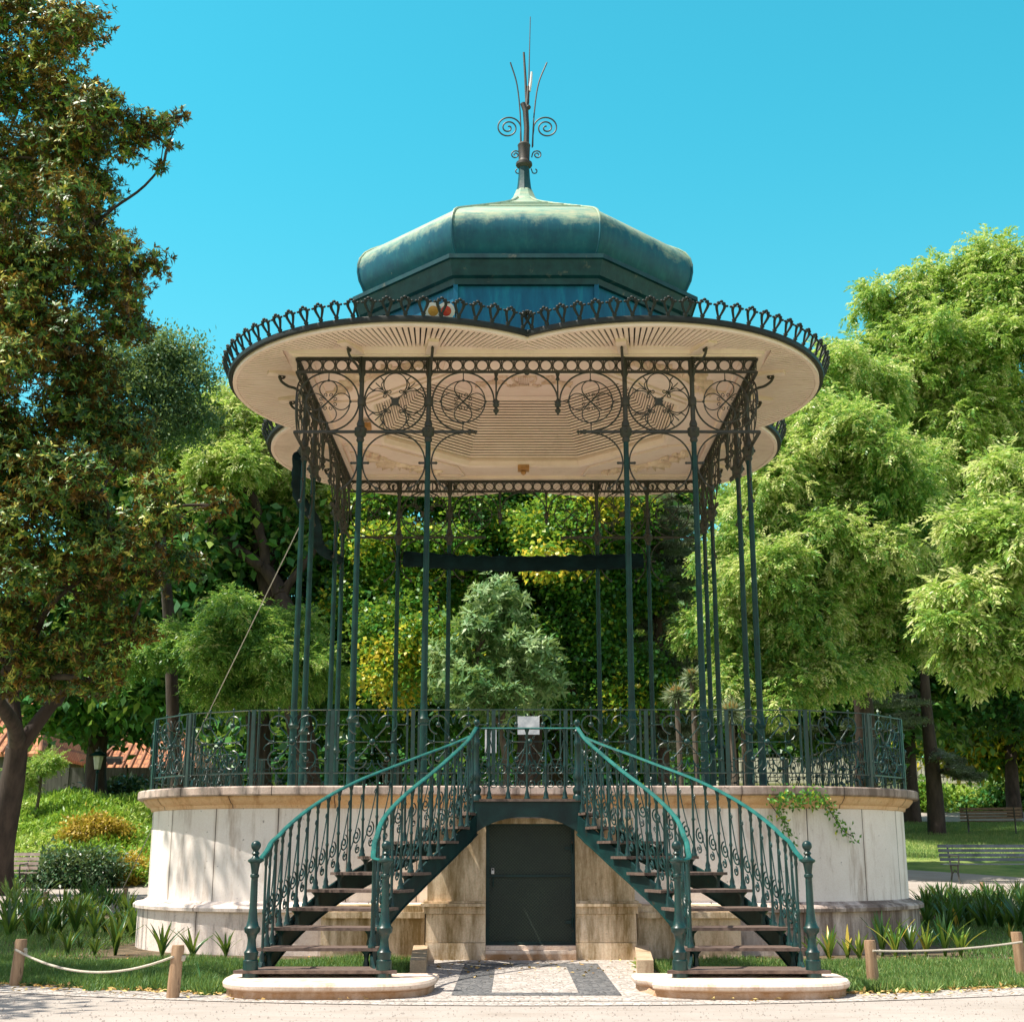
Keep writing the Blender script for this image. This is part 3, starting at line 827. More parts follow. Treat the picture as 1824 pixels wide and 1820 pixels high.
for i in range(NP):
    ph = 2*math.pi*i/NP
    r = Rq(ph) - 0.03; ri = AI / max(abs(math.cos(ph)), abs(math.sin(ph))) - 0.12
    bk.v.append((r*math.cos(ph), r*math.sin(ph), 8.405)); bk.v.append((ri*math.cos(ph), ri*math.sin(ph), 8.475))
for i in range(NP):
    j = (i+1) % NP; bk.f.append((2*i, 2*j, 2*j+1, 2*i+1))
bk.build('soffit_backing', M['gap'], BS)
# beam moulding round the square
bm = MB()
prof = [(A-0.10,8.335),(A+0.06,8.322),(A+0.07,8.345),(A+0.11,8.35),(A+0.13,8.395),(A+0.22,8.41),(A+0.23,8.47),(A-0.10,8.47)]
m = len(prof)
for (sx, sy) in ((1,-1),(1,1),(-1,1),(-1,-1)):
    for o, z in prof: bm.v.append((sx*o, sy*o, z))
for i in range(4):
    for j in range(m): bm.f.append((i*m+j, ((i+1)%4)*m+j, ((i+1)%4)*m+(j+1)%m, i*m+(j+1)%m))
bm.build('eave_beam', M['boards'], BS)
# inner ceiling: flat border, carved corners, boarded cove, flat top
ZC = 8.40; S_, O_, I_ = A-0.08, 2.55, 2.55*0.41421
cl = MB()
def rot4(mb, pts, f):
    for q in range(4):
        c_, s_ = math.cos(q*math.pi/2), math.sin(q*math.pi/2)
        mb.add([(x*c_-y*s_, x*s_+y*c_, z) for x, y, z in pts], f)
rot4(cl, [(-I_,-S_,ZC),(I_,-S_,ZC),(I_,-O_,ZC),(-I_,-O_,ZC)], [(0,3,2,1)])
rot4(cl, [(I_,-S_,ZC),(S_,-S_,ZC),(S_,-I_,ZC),(O_,-I_,ZC),(I_,-O_,ZC)], [(0,4,3,2,1)])
cl.build('ceiling', M['boards'], BS)
tr = MB()   # mouldings
rot4(tr, [], [])
def octp(ap, z): return [(ap/math.cos(math.pi/8)*math.cos(math.pi/8+i*math.pi/4), ap/math.cos(math.pi/8)*math.sin(math.pi/8+i*math.pi/4), z) for i in range(8)]
pr = [(O_+0.10,ZC-0.004),(O_+0.10,ZC-0.03),(O_+0.02,ZC-0.045),(O_-0.03,ZC-0.02),(O_-0.06,ZC+0.06),(O_-0.03,ZC+0.14)]
o0 = len(tr.v)
for ap_, z in pr: tr.v.extend(octp(ap_, z))
for j in range(len(pr)-1):
    for i in range(8): tr.f.append((o0+j*8+i, o0+j*8+(i+1)%8, o0+(j+1)*8+(i+1)%8, o0+(j+1)*8+i))
for q in range(4):
    M4 = Matrix.Rotation(q*math.pi/2, 4, 'Z')
    t2 = MB()
    tri = [(I_+0.12,-S_+0.08),(S_-0.08,-S_+0.08),(S_-0.08,-I_-0.12),(O_+0.08,-I_-0.22),(I_+0.22,-O_-0.08)]
    for i in range(5):
        p, r_ = tri[i], tri[(i+1)%5]
        t2.bar((p[0],p[1],ZC-0.02),(r_[0],r_[1],ZC-0.02),0.05,0.034)
    t2.xf(M4); tr.add(t2.v, t2.f)
tr.build('ceiling_moulding', M['boards'], BS)
cv = MB(); bkc = MB()
A0, Z0, A1_, Z1 = O_-0.02, ZC+0.09, 1.72, 9.46
nb = 23
for i in range(nb):
    t0, t1 = (i+0.0)/nb, (i+0.58)/nb
    P0 = octp(A0+(A1_-A0)*t0, Z0+(Z1-Z0)*t0); P1 = octp(A0+(A1_-A0)*t1, Z0+(Z1-Z0)*t1)
    Q0 = octp(A0+(A1_-A0)*t0+0.02, Z0+(Z1-Z0)*t0+0.02); Q1 = octp(A0+(A1_-A0)*t1+0.02, Z0+(Z1-Z0)*t1+0.02)
    for s in range(8):
        e = (s+1)%8
        cv.add([P0[s],P0[e],P1[e],P1[s],Q0[s],Q0[e],Q1[e],Q1[s]], [(0,1,2,3),(0,4,5,1),(3,2,6,7),(4,7,6,5)])
cove = cv.build('cove_boards', M['boards'], BS)
bkc.v.extend(octp(A0+0.06, Z0)); bkc.v.extend(octp(A1_+0.06, Z1+0.03))
for s in range(8): bkc.f.append((s, (s+1)%8, 8+(s+1)%8, 8+s))
bkc.build('cove_backing', M['gap'], BS)
tp = MB(); tp.v.extend(octp(A1_+0.02, Z1)); tp.f.append(tuple(range(8)))
tp.v.extend(octp(A1_, Z1-0.005)); tp.v.extend(octp(A1_-0.05, Z1-0.04)); tp.v.extend(octp(A1_-0.12, Z1-0.005))
for s in range(8):
    tp.f.append((8+s, 8+(s+1)%8, 16+(s+1)%8, 16+s)); tp.f.append((16+s, 16+(s+1)%8, 24+(s+1)%8, 24+s))
tp.build('ceiling_crown', M['boards'], BS)
# carvings: a leafy scroll in every corner, a lyre on the crown
def leaf_relief(mb, cx, cy, z, ang, ln, wd):
    ca, sa = math.cos(ang), math.sin(ang)
    pts = []
    for i in range(7):
        t = i/6; wdt = wd*math.sin(math.pi*min(1,0.12+0.88*t))
        pts.append((t*ln, wdt))
    vs = []
    for t, ww in pts:
        for sgn, dz in ((-1,0.0),(0,-0.055),(1,0.0)):
            x, y = t, sgn*ww
            vs.append((cx+x*ca-y*sa, cy+x*sa+y*ca, z+dz))
    fs = []
    for i in range(6):
        fs += [(i*3,i*3+1,i*3+4,i*3+3),(i*3+1,i*3+2,i*3+5,i*3+4)]
    mb.add(vs, fs)
corner = MB()
dirc = math.atan2(-1, 1); ccx, ccy = 2.42, -2.42
for k_ in range(9):
    a = dirc + R_(-100 + 25*k_)
    leaf_relief(corner, ccx, ccy, ZC-0.006, a, 0.34 + 0.09*math.cos(R_(-100+25*k_)), 0.055)
for sg in (-1, 1):
    tx, ty = math.cos(dirc + sg*math.pi/2), math.sin(dirc + sg*math.pi/2)
    for j, (d0, r0) in enumerate(((0.42,0.13),(0.72,0.10),(0.95,0.07))):
        bx, by = ccx + tx*d0 - 0.05*j, ccy + ty*d0 + 0.05*j
        corner.tube([(p[0],p[1],ZC-0.012) for p in spiral2(bx, by, r0, 0.02, math.degrees(dirc)+sg*150, math.degrees(dirc)+sg*150+sg*520, 26)], 0.032, 6)
        for q in range(4): leaf_relief(corner, bx, by, ZC-0.006, dirc + sg*(0.4+q*0.7) + j, r0*1.9, 0.045)
    corner.tube([(p[0],p[1],ZC-0.012) for p in [(ccx+tx*t_+0.10*math.sin(t_*6)*0.7, ccy+ty*t_-0.10*math.sin(t_*6)*0.7) for t_ in np.linspace(0.05,1.15,16)]], 0.02, 6)
corner.ball((ccx,ccy,ZC-0.01), 0.07, 10, 6)
cm = corner.mesh('carving', M['carved'], True, 40)
for q in range(4): link('carving', cm, BS, (0,0,0), q*math.pi/2)
ly = MB(); zL = Z1 - 0.012; yl = 0.72
for sg in (-1, 1):
    P = spline([(sg*0.02,yl-0.34),(sg*0.17,yl-0.24),(sg*0.20,yl-0.02),(sg*0.12,yl+0.16),(sg*0.22,yl+0.30),(sg*0.30,yl+0.24)], 6)
    ly.tube([(p[0],p[1],zL) for p in P], 0.032, 6)
    for j, (x0, y0, r0) in enumerate(((0.50,yl+0.05,0.12),(0.78,yl+0.16,0.09),(0.42,yl-0.25,0.08))):
        ly.tube([(p[0],p[1],zL) for p in spiral2(sg*x0, y0, r0, 0.015, 90, 90+sg*560, 26)], 0.022, 6)
        for q in range(4): leaf_relief(ly, sg*x0, y0, zL, q*1.5+j, r0*1.6, 0.035)
for i in range(6): ly.box(-0.1+0.04*i-0.008, -0.1+0.04*i+0.008, yl-0.2, yl+0.2, zL-0.02, zL+0.008)
ly.box(-0.22,0.22,yl+0.2,yl+0.24,zL-0.03,zL+0.008)
for k_ in range(7): leaf_relief(ly, 0, yl-0.3, zL, R_(-90-75+25*k_), 0.22, 0.03)
link('carving', ly.mesh('lyre carving', M['carved'], True, 40), BS)
# --- drum, cornice, dome
def octo(prof, name, mat, parent=BS, smooth_=False):
    mb = MB()
    for ap_, z in prof: mb.v.extend(octp(ap_, z))
    for j in range(len(prof)-1):
        for i in range(8): mb.f.append((j*8+i, j*8+(i+1)%8, (j+1)*8+(i+1)%8, (j+1)*8+i))
    return mb.build(name, mat, parent, smooth_, 30)
octo([(2.64,8.85),(2.64,9.82)], 'drum', M['drum'])
for x, y, z in octp(2.66, 8.9):
    rb = MB(); rb.bar((x,y,8.86),(x,y,9.82),0.07,0.07); rb.build('drum_pilaster', M['drum'], BS)
octo([(2.60,9.80),(2.70,9.81),(2.72,9.90),(2.78,9.93),(2.86,10.16),(2.90,10.17),(2.90,10.24),(2.66,10.27)], 'drum_cornice', M['cornice'])
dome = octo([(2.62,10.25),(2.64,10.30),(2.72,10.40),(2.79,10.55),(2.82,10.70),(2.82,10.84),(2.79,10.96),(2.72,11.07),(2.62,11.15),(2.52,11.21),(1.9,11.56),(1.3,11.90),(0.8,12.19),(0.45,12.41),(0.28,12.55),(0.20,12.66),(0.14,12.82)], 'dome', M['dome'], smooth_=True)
rg = MB()
for i in range(8):
    P = [octp(ap_+0.004, z+0.006)[i] for ap_, z in [(2.62,10.28),(2.72,10.40),(2.79,10.55),(2.82,10.70),(2.82,10.84),(2.79,10.96),(2.72,11.07),(2.62,11.15),(2.52,11.21),(1.9,11.56),(1.3,11.90),(0.8,12.19),(0.45,12.41),(0.28,12.55)]]
    rg.tube(P, 0.022, 6)
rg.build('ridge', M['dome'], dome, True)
sm = MB()
for ap_, z in ((2.2,11.40),(1.6,11.74),(1.0,12.08)):
    for i in range(8):
        P = octp(ap_, z+0.008); sm.bar(P[i], P[(i+1)%8], 0.02, 0.012)
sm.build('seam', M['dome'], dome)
spp = MB()
spp.lathe([(0.17,12.72),(0.125,12.9),(0.105,13.1),(0.095,13.3)], 8)
spire = spp.build('spire', M['cornice'], BS, True, 30)
s2 = MB(); s2.lathe([(0.10,13.28),(0.15,13.33),(0.15,13.38),(0.11,13.41),(0.10,13.45),(0.11,13.7),(0.12,13.74),(0.09,13.78),(0.05,13.80)], 12)
s2.build('spire_collar', M['iron_dark'], spire, True)
s3 = MB(); s3.tube([(0.04,0,13.75),(0.05,0,14.1),(0.03,0,14.45),(-0.02,0,14.60)], [0.055,0.05,0.055,0.05], 8)
s3.ball((0.08,0,14.52),0.05); s3.tube([(0.04,0,14.4),(0.07,0,14.75),(0.08,0,14.95)], [0.04,0.04,0.03], 6)
s3.build('mast', M['iron_dark'], spire, True)
for P, r in (([(0.085,0,14.6),(0.10,0,15.4),(0.125,0,16.42)],[0.018,0.012,0.008]), ([(0.05,0,14.5),(0.03,0,15.1),(0.0,0,15.66)],[0.028,0.026,0.022])):
    q = MB(); q.tube(P, r, 6); q.build('rod', M['iron_dark'], spire, True)
q = MB(); q.tube([(0.10,0,14.85),(0.13,0,15.05),(0.145,0,15.25)], [0.03,0.028,0.02], 6); q.build('rod', M['steel'], spire, True)
for sg in (-1, 1):
    q = MB(); P = spline([(0.05+sg*0.10,13.7),(0.06+sg*0.13,14.4),(0.07+sg*0.2,15.0),(0.09+sg*0.34,15.45)], 8)
    q.tube(xz(P), [0.014]*len(P), 6); q.build('curved_rod', M['iron_dark'], spire, True)
    q = MB(); cx = 0.06 + sg*0.36
    P = [(0.05+sg*0.12,13.72),(0.05+sg*0.125,14.0)] + [(cx - sg*(p[0]-0), p[1]) for p in spiral2(0, 14.11, 0.235, 0.03, 0, 800, 60)]
    P = [(0.05+sg*0.11,13.72),(0.05+sg*0.115,13.95)] + [(0.06+sg*0.35 - sg*math.cos(R_(t))*(0.235-0.21*i/60.0), 14.10 + math.sin(R_(t))*(0.235-0.21*i/60.0)) for i, t in enumerate(np.linspace(-10, 820, 61))]
    q.tube(xz(P), 0.014, 6); q.build('scroll', M['iron_dark'], spire, True)
    q = MB(); P = [(0.04+sg*0.10,13.50)] + [(0.04+sg*0.20 - sg*math.cos(R_(t))*(0.09-0.07*i/30.0), 13.55 + math.sin(R_(t))*(0.09-0.07*i/30.0)) for i, t in enumerate(np.linspace(0, 560, 31))]
    q.tube(xz(P), 0.012, 6)
    P = [(0.04+sg*0.09,13.27)] + [(0.04+sg*0.15 - sg*math.cos(R_(t))*0.045, 13.22 - math.sin(R_(t))*0.045) for t in np.linspace(0, 250, 12)]
    q.tube(xz(P), 0.011, 6); q.build('scroll', M['iron_dark'], spire, True)

# --- cresting: palmettes standing on the gutter and leaning outwards
cr = MB()
cr.lathe([(0.035,-0.05),(0.02,-0.01),(0.03,0.02),(0.014,0.05)], 7)
for sg in (-1, 1):
    P = spline([(sg*0.008,0.03),(sg*0.028,0.10),(sg*0.045,0.17),(sg*0.04,0.215),(sg*0.015,0.235)], 4)
    cr.tube(xz(P), [0.013+0.011*(i/len(P)) for i in range(len(P))], 5, flat=1.0)
    cr.ball((sg*0.074,0,0.205), 0.020, 6, 4); cr.tube([(sg*0.045,0,0.2),(sg*0.074,0,0.205)], 0.013, 5)
    cr.ball((sg*0.035,0,0.24), 0.021, 6, 4)
cr.ball((0,0,0.262), 0.024, 6, 4)
for sg in (-1,1): cr.ball((sg*0.03,-0.01,-0.055), 0.02, 6, 4)
crm = cr.mesh('cresting_leaf', M['cresting'], True, 50)
spots = []
for q, (sx, sy) in enumerate(((1,-1),(1,1),(-1,1),(-1,-1))):
    mid = math.degrees(math.atan2(sy, sx)); half = abs(a_c + 135)
    nn = 34
    for i in range(nn):
        a = R_(mid - half + 2*half*(i+0.5)/nn)
        spots.append((sx*QC + (QR+0.06)*math.cos(a), sy*QC + (QR+0.06)*math.sin(a), a))
spots.sort(key=lambda t: t[1] + (0 if abs(t[0]) < 3.9 else -2.0))
rest = MB()
for i, (x, y, a) in enumerate(spots):
    Mx = Matrix.Translation((x, y, 8.47)) @ Matrix.Rotation(a + math.pi/2, 4, 'Z') @ Matrix.Rotation(R_(26), 4, 'X') @ Matrix.Diagonal((1.3, 1.1, 0.93, 1.0))
    if i < 100:
        o = link('cresting_leaf', crm, BS); o.matrix_local = Mx
    else:
        t2 = MB(); t2.v = list(cr.v); t2.f = list(cr.f); t2.xf(Mx); rest.add(t2.v, t2.f)
tag(rest.build('cresting', M['cresting'], BS, True), kind='stuff')

# --- railing round the deck
def rail_at(s, S=5.273):
    """point, heading on the rounded square at run length s from the middle of the front, going to +x"""
    r = S - K; Lq = [2*K, r*math.pi/2]
    per = 4*(2*K + r*math.pi/2); s = s % per
    s += K; 
    q = 0
    while s > 2*K + r*math.pi/2 + 1e-9: s -= 2*K + r*math.pi/2; q += 1
    if s <= 2*K: x, y, h = -K + s, -S, 0.0
    else:
        a = (s - 2*K)/r; x, y, h = K + r*math.sin(a), -K - r*math.cos(a), a
    c_, s_ = math.cos(q*math.pi/2), math.sin(q*math.pi/2)
    return x*c_ - y*s_, x*s_ + y*c_, h + q*math.pi/2
PER = 4*(2*K + (5.273-K)*math.pi/2)
HP = 0.945
pm = MB(); W = 1.0
pm.box(-W/2, W/2, -0.016, 0.016, HP-0.012, HP); pm.box(-W/2, W/2, -0.012, 0.012, 0.155, 0.171)
for sx in (-1, 1):
    pm.box(sx*0.425-0.010, sx*0.425+0.010, -0.006, 0.006, 0.16, HP-0.01)
    for z in (0.33, 0.755): pm.ball((sx*0.425,0,z), 0.022, 6, 4); pm.box(min(sx*0.30,sx*0.425), max(sx*0.30,sx*0.425), -0.006, 0.006, z-0.006, z+0.006)
    for z, sz in ((0.33,-1),(0.755,1)):
        cx = sx*0.185
        a_in = math.degrees(math.atan2(-sz, -sx))
        pm.tube(xz(arc2(cx, z, 0.115, a_in+52, a_in+308, 26)), 0.0095, 5)
        pm.ball((cx,-0.01,z), 0.033, 8, 6)
        pm.tube([(cx,0,z),(sx*0.055,0,0.542+sz*0.065)], 0.009, 5)
        pm.ball((sx*0.05,0,0.542+sz*0.05), 0.018, 6, 4)
        pm.box(cx-0.005, cx+0.005, -0.005, 0.005, min(z, z+sz*0.19), max(z, z+sz*0.19)) if sz > 0 else None
    pm.tube([(sx*0.05,0,0.542),(sx*0.30,0,0.542)], 0.007, 5); pm.ball((sx*0.235,0,0.542), 0.016, 6, 4)
    for sz in (-1, 1):
        pm.tube(xz([(sx*(0.235+p[0]), 0.542+sz*(0.012+p[1])) for p in [(0,0),(0.05,0.0),(0.10,0.03),(0.125,0.07),(0.11,0.09)]]), 0.0075, 4)
        pm.tube(xz([(sx*0.235, 0.542),(sx*0.235, 0.542+sz*0.10)]), 0.006, 4)
        pm.tube(xz([(sx*0.0, 0.542+sz*0.22),(sx*0.02,0.542+sz*0.30),(sx*0.06,0.542+sz*0.34)]), 0.0075, 4)
    pm.lathe([(0.004,0),(0.024,0.05),(0.012,0.08),(0.02,0.10),(0.008,0.15)], 6, (sx*0.185,0,0.01))
    pm.ball((sx*0.185,0,HP+0.012), 0.018, 6, 4)
pm.ball((0,-0.012,0.542), 0.04, 8, 6); pm.tube([(0,0,0.48),(0,0,0.40)], 0.012, 5); pm.ball((0,0,0.40), 0.02, 6, 4)
pm.tube([(-0.185,0,0.33+0.07),(-0.05,0,0.33+0.07)], 0.006, 4); pm.tube([(0.185,0,0.33+0.07),(0.05,0,0.33+0.07)], 0.006, 4)
pmm = pm.mesh('railing_panel', M['iron'], True, 50)
po = MB(); po.box(-0.024,0.024,-0.014,0.014,0,HP-0.002); po.box(-0.075,-0.060,-0.006,0.006,0.155,HP-0.01); po.box(0.060,0.075,-0.006,0.006,0.155,HP-0.01)
pom = po.mesh('railing_post', M['iron'])
nP = 37; seg = (PER - 0.90)/nP
posts = [0.45 + seg*i for i in range(nP+1)]
for s in posts:
    x, y, h = rail_at(s); link('railing_post', pom, BS, (x, y, ZD), h)
for i in range(nP):
    x, y, h = rail_at((posts[i]+posts[i+1])/2)
    x0, y0, _ = rail_at(posts[i]); x1, y1, _ = rail_at(posts[i+1])
    o = link('railing_panel', pmm, BS, ((x0+x1)/2, (y0+y1)/2, ZD), math.atan2(y1-y0, x1-x0))
    o.scale = (math.hypot(x1-x0, y1-y0)/W, 1, 1)
x, y, h = rail_at(0); o = link('gate', pmm, BS, (x, y, ZD), h); o.scale = (0.9, 1, 1)
nb_ = MB(); nb_.box(-0.15,0.122,-5.305,-5.300,2.625,2.85)
tag(nb_.build('notice', M['paper']), 'blank weathered notice sheet tied to the railing gate above the landing', 'notice')
nb_ = MB(); nb_.box(-0.57,-0.42,-4.6,-4.595,2.45,2.75)
tag(nb_.build('notice', M['paper']), 'small white sheet of paper hanging just left of the gate behind the landing railing', 'notice')

# ================================================================== staircase
ST = tag(empty('staircase', (0,0,0)), 'green iron staircase of two curved flights arching over the mesh door', 'staircase')
def zt(t): return 0.205 + 0.16 * (t - 1)
inn = [(12.45,-1.37),(12.8,-1.45),(13.1,-1.455),(13.4,-1.43),(13.75,-1.34),(14.1,-1.21),(14.5,-1.06),(14.9,-0.92),(15.3,-0.79),(15.68,-0.67),(15.95,-0.59)]
outr = [(12.45,-2.42),(12.8,-2.437),(13.15,-2.40),(13.55,-2.31),(14.0,-2.185),(14.5,-2.02),(15.0,-1.80),(15.5,-1.51),(15.95,-1.207),(16.4,-0.89),(16.75,-0.60)]
NS = 8
SI = spline([(x, d - CD) for d, x in inn], NS); SO = spline([(x, d - CD) for d, x in outr], NS)
def at_(S, t):
    u = (t - 1) * NS; i = int(max(0, min(len(S)-2, math.floor(u)))); f = u - i
    return tuple(S[i][k]*(1-f) + S[i+1][k]*f for k in (0, 1))
YL = 15.95 - CD
bal = MB()
bal.lathe([(0.034,0),(0.034,0.02),(0.024,0.035),(0.026,0.06),(0.014,0.10),(0.0125,0.36),(0.02,0.38),(0.0125,0.40),(0.012,0.70),(0.018,0.72),(0.014,0.75),(0.026,0.79),(0.03,0.805)], 8)
balm = bal.mesh('baluster', M['iron'], True, 45)
nw = MB()
nwp = [(0.085,0),(0.085,0.09),(0.07,0.10),(0.075,0.13),(0.08,0.17),(0.06,0.19),(0.05,0.23),(0.045,0.29),(0.06,0.34),(0.085,0.36),(0.09,0.40),(0.07,0.42),(0.055,0.47),(0.042,0.60),(0.038,0.88),(0.05,0.89),(0.05,0.91),(0.038,0.92),(0.045,0.97),(0.055,1.02),(0.085,1.04),(0.085,1.055),(0.045,1.075),(0.03,1.10),(0.045,1.12),(0.028,1.14),(0.035,1.155)]
sc_ = 0.885
nw.lathe([(r*0.80, z*sc_) for r, z in nwp], 14, cap=True)
nw.ball((0,0,1.195*sc_), 0.045, 12, 8)
nwm = nw.mesh('newel_post', M['iron'], True, 45)
sn = MB()
sn.lathe([(0.06,0),(0.06,0.05),(0.045,0.07),(0.055,0.10),(0.06,0.13),(0.035,0.17),(0.05,0.24),(0.062,0.27),(0.05,0.31),(0.035,0.38),(0.03,0.62),(0.04,0.64),(0.04,0.68),(0.028,0.70),(0.035,0.78),(0.045,0.80),(0.02,0.83),(0.02,0.87)], 12); sn.ball((0,0,0.90),0.038,10,7)
snm = sn.mesh('newel_post', M['iron'], True, 45)
def sgpt(sg, p): return (p[0] if sg < 0 else -p[0], p[1])
for sg in (-1, 1):
    # treads
    for k_ in range(1, 11):
        a0, a1 = at_(SI, k_), at_(SI, k_+1); b0, b1 = at_(SO, k_), at_(SO, k_+1)
        def ext(p, q, e):   # push p away from q
            d = math.hypot(p[0]-q[0], p[1]-q[1]); return (p[0]+(p[0]-q[0])/d*e, p[1]+(p[1]-q[1])/d*e)
        e = 0.055 if k_ > 1 else 0.19
        A_, B_ = ext(a0, b0, e), ext(b0, a0, e); C_, D_ = ext(b1, a1, e if k_>1 else 0.05), ext(a1, b1, e if k_>1 else 0.05)
        nd = 0.03 if k_ > 1 else 0.09
        A_ = (A_[0], A_[1]-nd); B_ = (B_[0], B_[1]-nd)
        poly = [sgpt(sg, p) for p in (A_, B_, C_, D_)]
        if sg < 0: poly = poly[::-1]
        z = zt(k_)
        tb = MB(); tb.prism(poly, z-0.028, z)
        tr_ = tb.build('tread', M['tread'], ST)
        # bracket blocks under each end
        for (p, q) in ((a0, b0), (b0, a0)):
            r_ = ext(p, q, -0.05)
            r_ = sgpt(sg, r_); 
            if k_ > 1:
                bb = MB(); bb.lathe([(0.022,-0.20),(0.03,-0.15),(0.02,-0.10),(0.026,-0.06),(0.055,-0.03)], 6, (r_[0], r_[1]+0.05, z)); bb.build('bracket', M['iron'], tr_, True)
    # stringers
    for S, inner in ((SI, True), (SO, False)):
        m = MB(); N = 60
        vs = []
        t_end = 11
        for i in range(N + 1):
            t = 1.0 + (t_end - 1.0) * i / N
            x, y = at_(S, t)
            x2, y2 = at_(S, min(11, t + 0.05)); x1, y1 = at_(S, max(1, t - 0.05))
            tx, ty = x2-x1, y2-y1; l_ = math.hypot(tx, ty) or 1; nx, ny = -ty/l_*0.012, tx/l_*0.012
            if inner:
                zc = float(np.interp(t, [1,2,3,4,4.9,6.1,7,8.1,9.6,11], [0.17,0.30,0.47,0.66,0.80,0.965,1.12,1.28,1.48,1.66]))
                zl = float(np.interp(t, [1,2,3,4,4.6,5.6,6.4,7,8.5,9.5,10.5,11], [0.11,0.115,0.17,0.40,0.52,0.68,0.80,0.90,1.12,1.26,1.37,1.41]))
            else:
                zc = zt(t) - 0.10; zl = max(zt(t) - 0.33, 0.11)
                if t < 2: zc = max(zc, 0.17)
            x, nx = (x, nx) if sg < 0 else (-x, -nx)
            vs += [(x-nx,y-ny,zl),(x+nx,y+ny,zl),(x+nx,y+ny,zc),(x-nx,y-ny,zc)]
        o = len(m.v); m.v.extend(vs)
        for i in range(N):
            for j in range(4): m.f.append((o+i*4+j, o+i*4+(j+1)%4, o+(i+1)*4+(j+1)%4, o+(i+1)*4+j))
        m.f.append((o,o+1,o+2,o+3)); m.f.append((o+N*4+3,o+N*4+2,o+N*4+1,o+N*4))
        st_ = m.build('stringer', M['stringer'], ST)
        fl = MB()   # bottom flange
        P = [((vs[i*4][0]+vs[i*4+1][0])/2, (vs[i*4][1]+vs[i*4+1][1])/2, vs[i*4][2]-0.004) for i in range(N+1)]
        for i in range(N): fl.bar(P[i], P[i+1], 0.05, 0.010)
        fl.build('flange', M['iron'], st_)
    # handrails
    for S, inner in ((SI, True), (SO, False)):
        P = []
        nx0 = (-1.30, 12.42-CD) if inner else (-2.47, 12.42-CD)
        P.append((nx0[0] + (-0.05 if inner else 0.05), nx0[1]+0.02, 1.135))
        if inner: P.append((-1.43, 12.60-CD, 1.155))
        else: P.append((-2.45, 12.62-CD, 1.16))
        for t in np.arange(2.0, 11.01, 0.5):
            x, y = at_(S, t); P.append((x, y, zt(t) + 0.825 + (0.03 if t < 2.6 else 0)))
        P = spline(P, 4)
        hr = MB(); hr.tube([sgpt(sg, p[:2]) + (p[2],) for p in P], 0.025, 8, flat=0.55)
        hr.build('handrail', M['rail'], ST, True)
    # newels
    for nx0 in ((-1.30, 12.42-CD), (-2.47, 12.42-CD)):
        p = sgpt(sg, nx0); link('newel_post', nwm, ST, (p[0], p[1], zt(1)-0.001))
        ft = MB(); ft.lathe([(0.075,-0.09),(0.07,0.0)], 10, (p[0], p[1], zt(1)-0.028)); ft.build('newel_foot', M['iron'], ST, True)
    link('newel_post', snm, ST, (sg*0.59, YL, 1.785))
    # balusters and scrolls
    for S, ts in ((SO, np.arange(1.95, 10.95, 0.46)), (SI, [2.0,2.75,3.5,4.2,4.85,5.45,6.05,6.6,7.15,7.7,8.25,8.8,9.35,9.9,10.45])):
        ts = list(ts); prev = None
        for i, t in enumerate(ts):
            x, y = at_(S, t); p = sgpt(sg, (x, y))
            zb = zt(math.floor(t + 0.02)); ztop = zt(t) + 0.825 + (0.03 if t < 2.6 else 0)
            b_ = link('baluster', balm, ST, (p[0], p[1], zb)); b_.scale = (1, 1, (ztop - zb) / 0.81)
            if prev is not None:
                q0, z0 = prev; d = math.hypot(p[0]-q0[0], p[1]-q0[1])
                ux, uy = (p[0]-q0[0])/d, (p[1]-q0[1])/d
                sl = 0.16*(t-ts[i-1])
                sm_ = MB()
                zs = z0 - 0.825     # stair line under the previous baluster
                def L2(pts): return [(q0[0]+ux*u*d, q0[1]+uy*u*d, zs + w_ + sl*u) for u, w_ in pts]
                sm_.tube(L2([(0.06,0.12),(0.30,0.22),(0.62,0.42),(0.95,0.66)]), 0.0065, 5)
                sm_.tube(L2([(0.50+p_[0]/d, 0.24+p_[1]) for p_ in spiral2(0, 0, 0.085, 0.012, 70, -520, 26)]), 0.0085, 5)
                sm_.tube(L2([(0.62+p_[0]/d, 0.10+p_[1]) for p_ in spiral2(0, 0, 0.05, 0.01, 100, 560, 20)]), 0.008, 5)
                sm_.tube(L2([(0.88+p_[0]/d, 0.63+p_[1]) for p_ in spiral2(0, 0, 0.032, 0.008, 0, 480, 12)]), 0.0065, 4)
                sm_.build('scroll', M['iron'], b_, True) if False else None
                so = sm_.build('scroll', M['iron'], ST, True)
            prev = (p, ztop)
# landing
ld = MB(); ld.prism([(-0.64,YL-0.05),(0.64,YL-0.05),(0.64,-5.40),(-0.64,-5.40)], 1.775, 1.805); ld.build('landing', M['tread'], ST)
ls = MB(); ls.box(-0.64,0.64,YL+0.03,YL+0.055,1.60,1.774); ls.build('stringer', M['stringer'], ST)
ar = MB()
N = 24
vs = []
for i in range(N+1):
    x = -0.615 + 1.23*i/N
    zl = 1.60 - 0.19*abs(x/0.615)**2.4
    vs += [(x, YL-0.012, zl),(x, YL+0.012, zl),(x, YL+0.012, 1.773),(x, YL-0.012, 1.773)]
ar.v = vs
for i in range(N):
    for j in range(4): ar.f.append((i*4+j, i*4+(j+1)%4, (i+1)*4+(j+1)%4, (i+1)*4+j))
ar.build('stringer', M['stringer'], ST)
hr = MB(); hr.tube([(-0.62,YL,2.615),(0.62,YL,2.615)], 0.024, 8, flat=0.5); hr.build('handrail', M['rail'], ST, True)
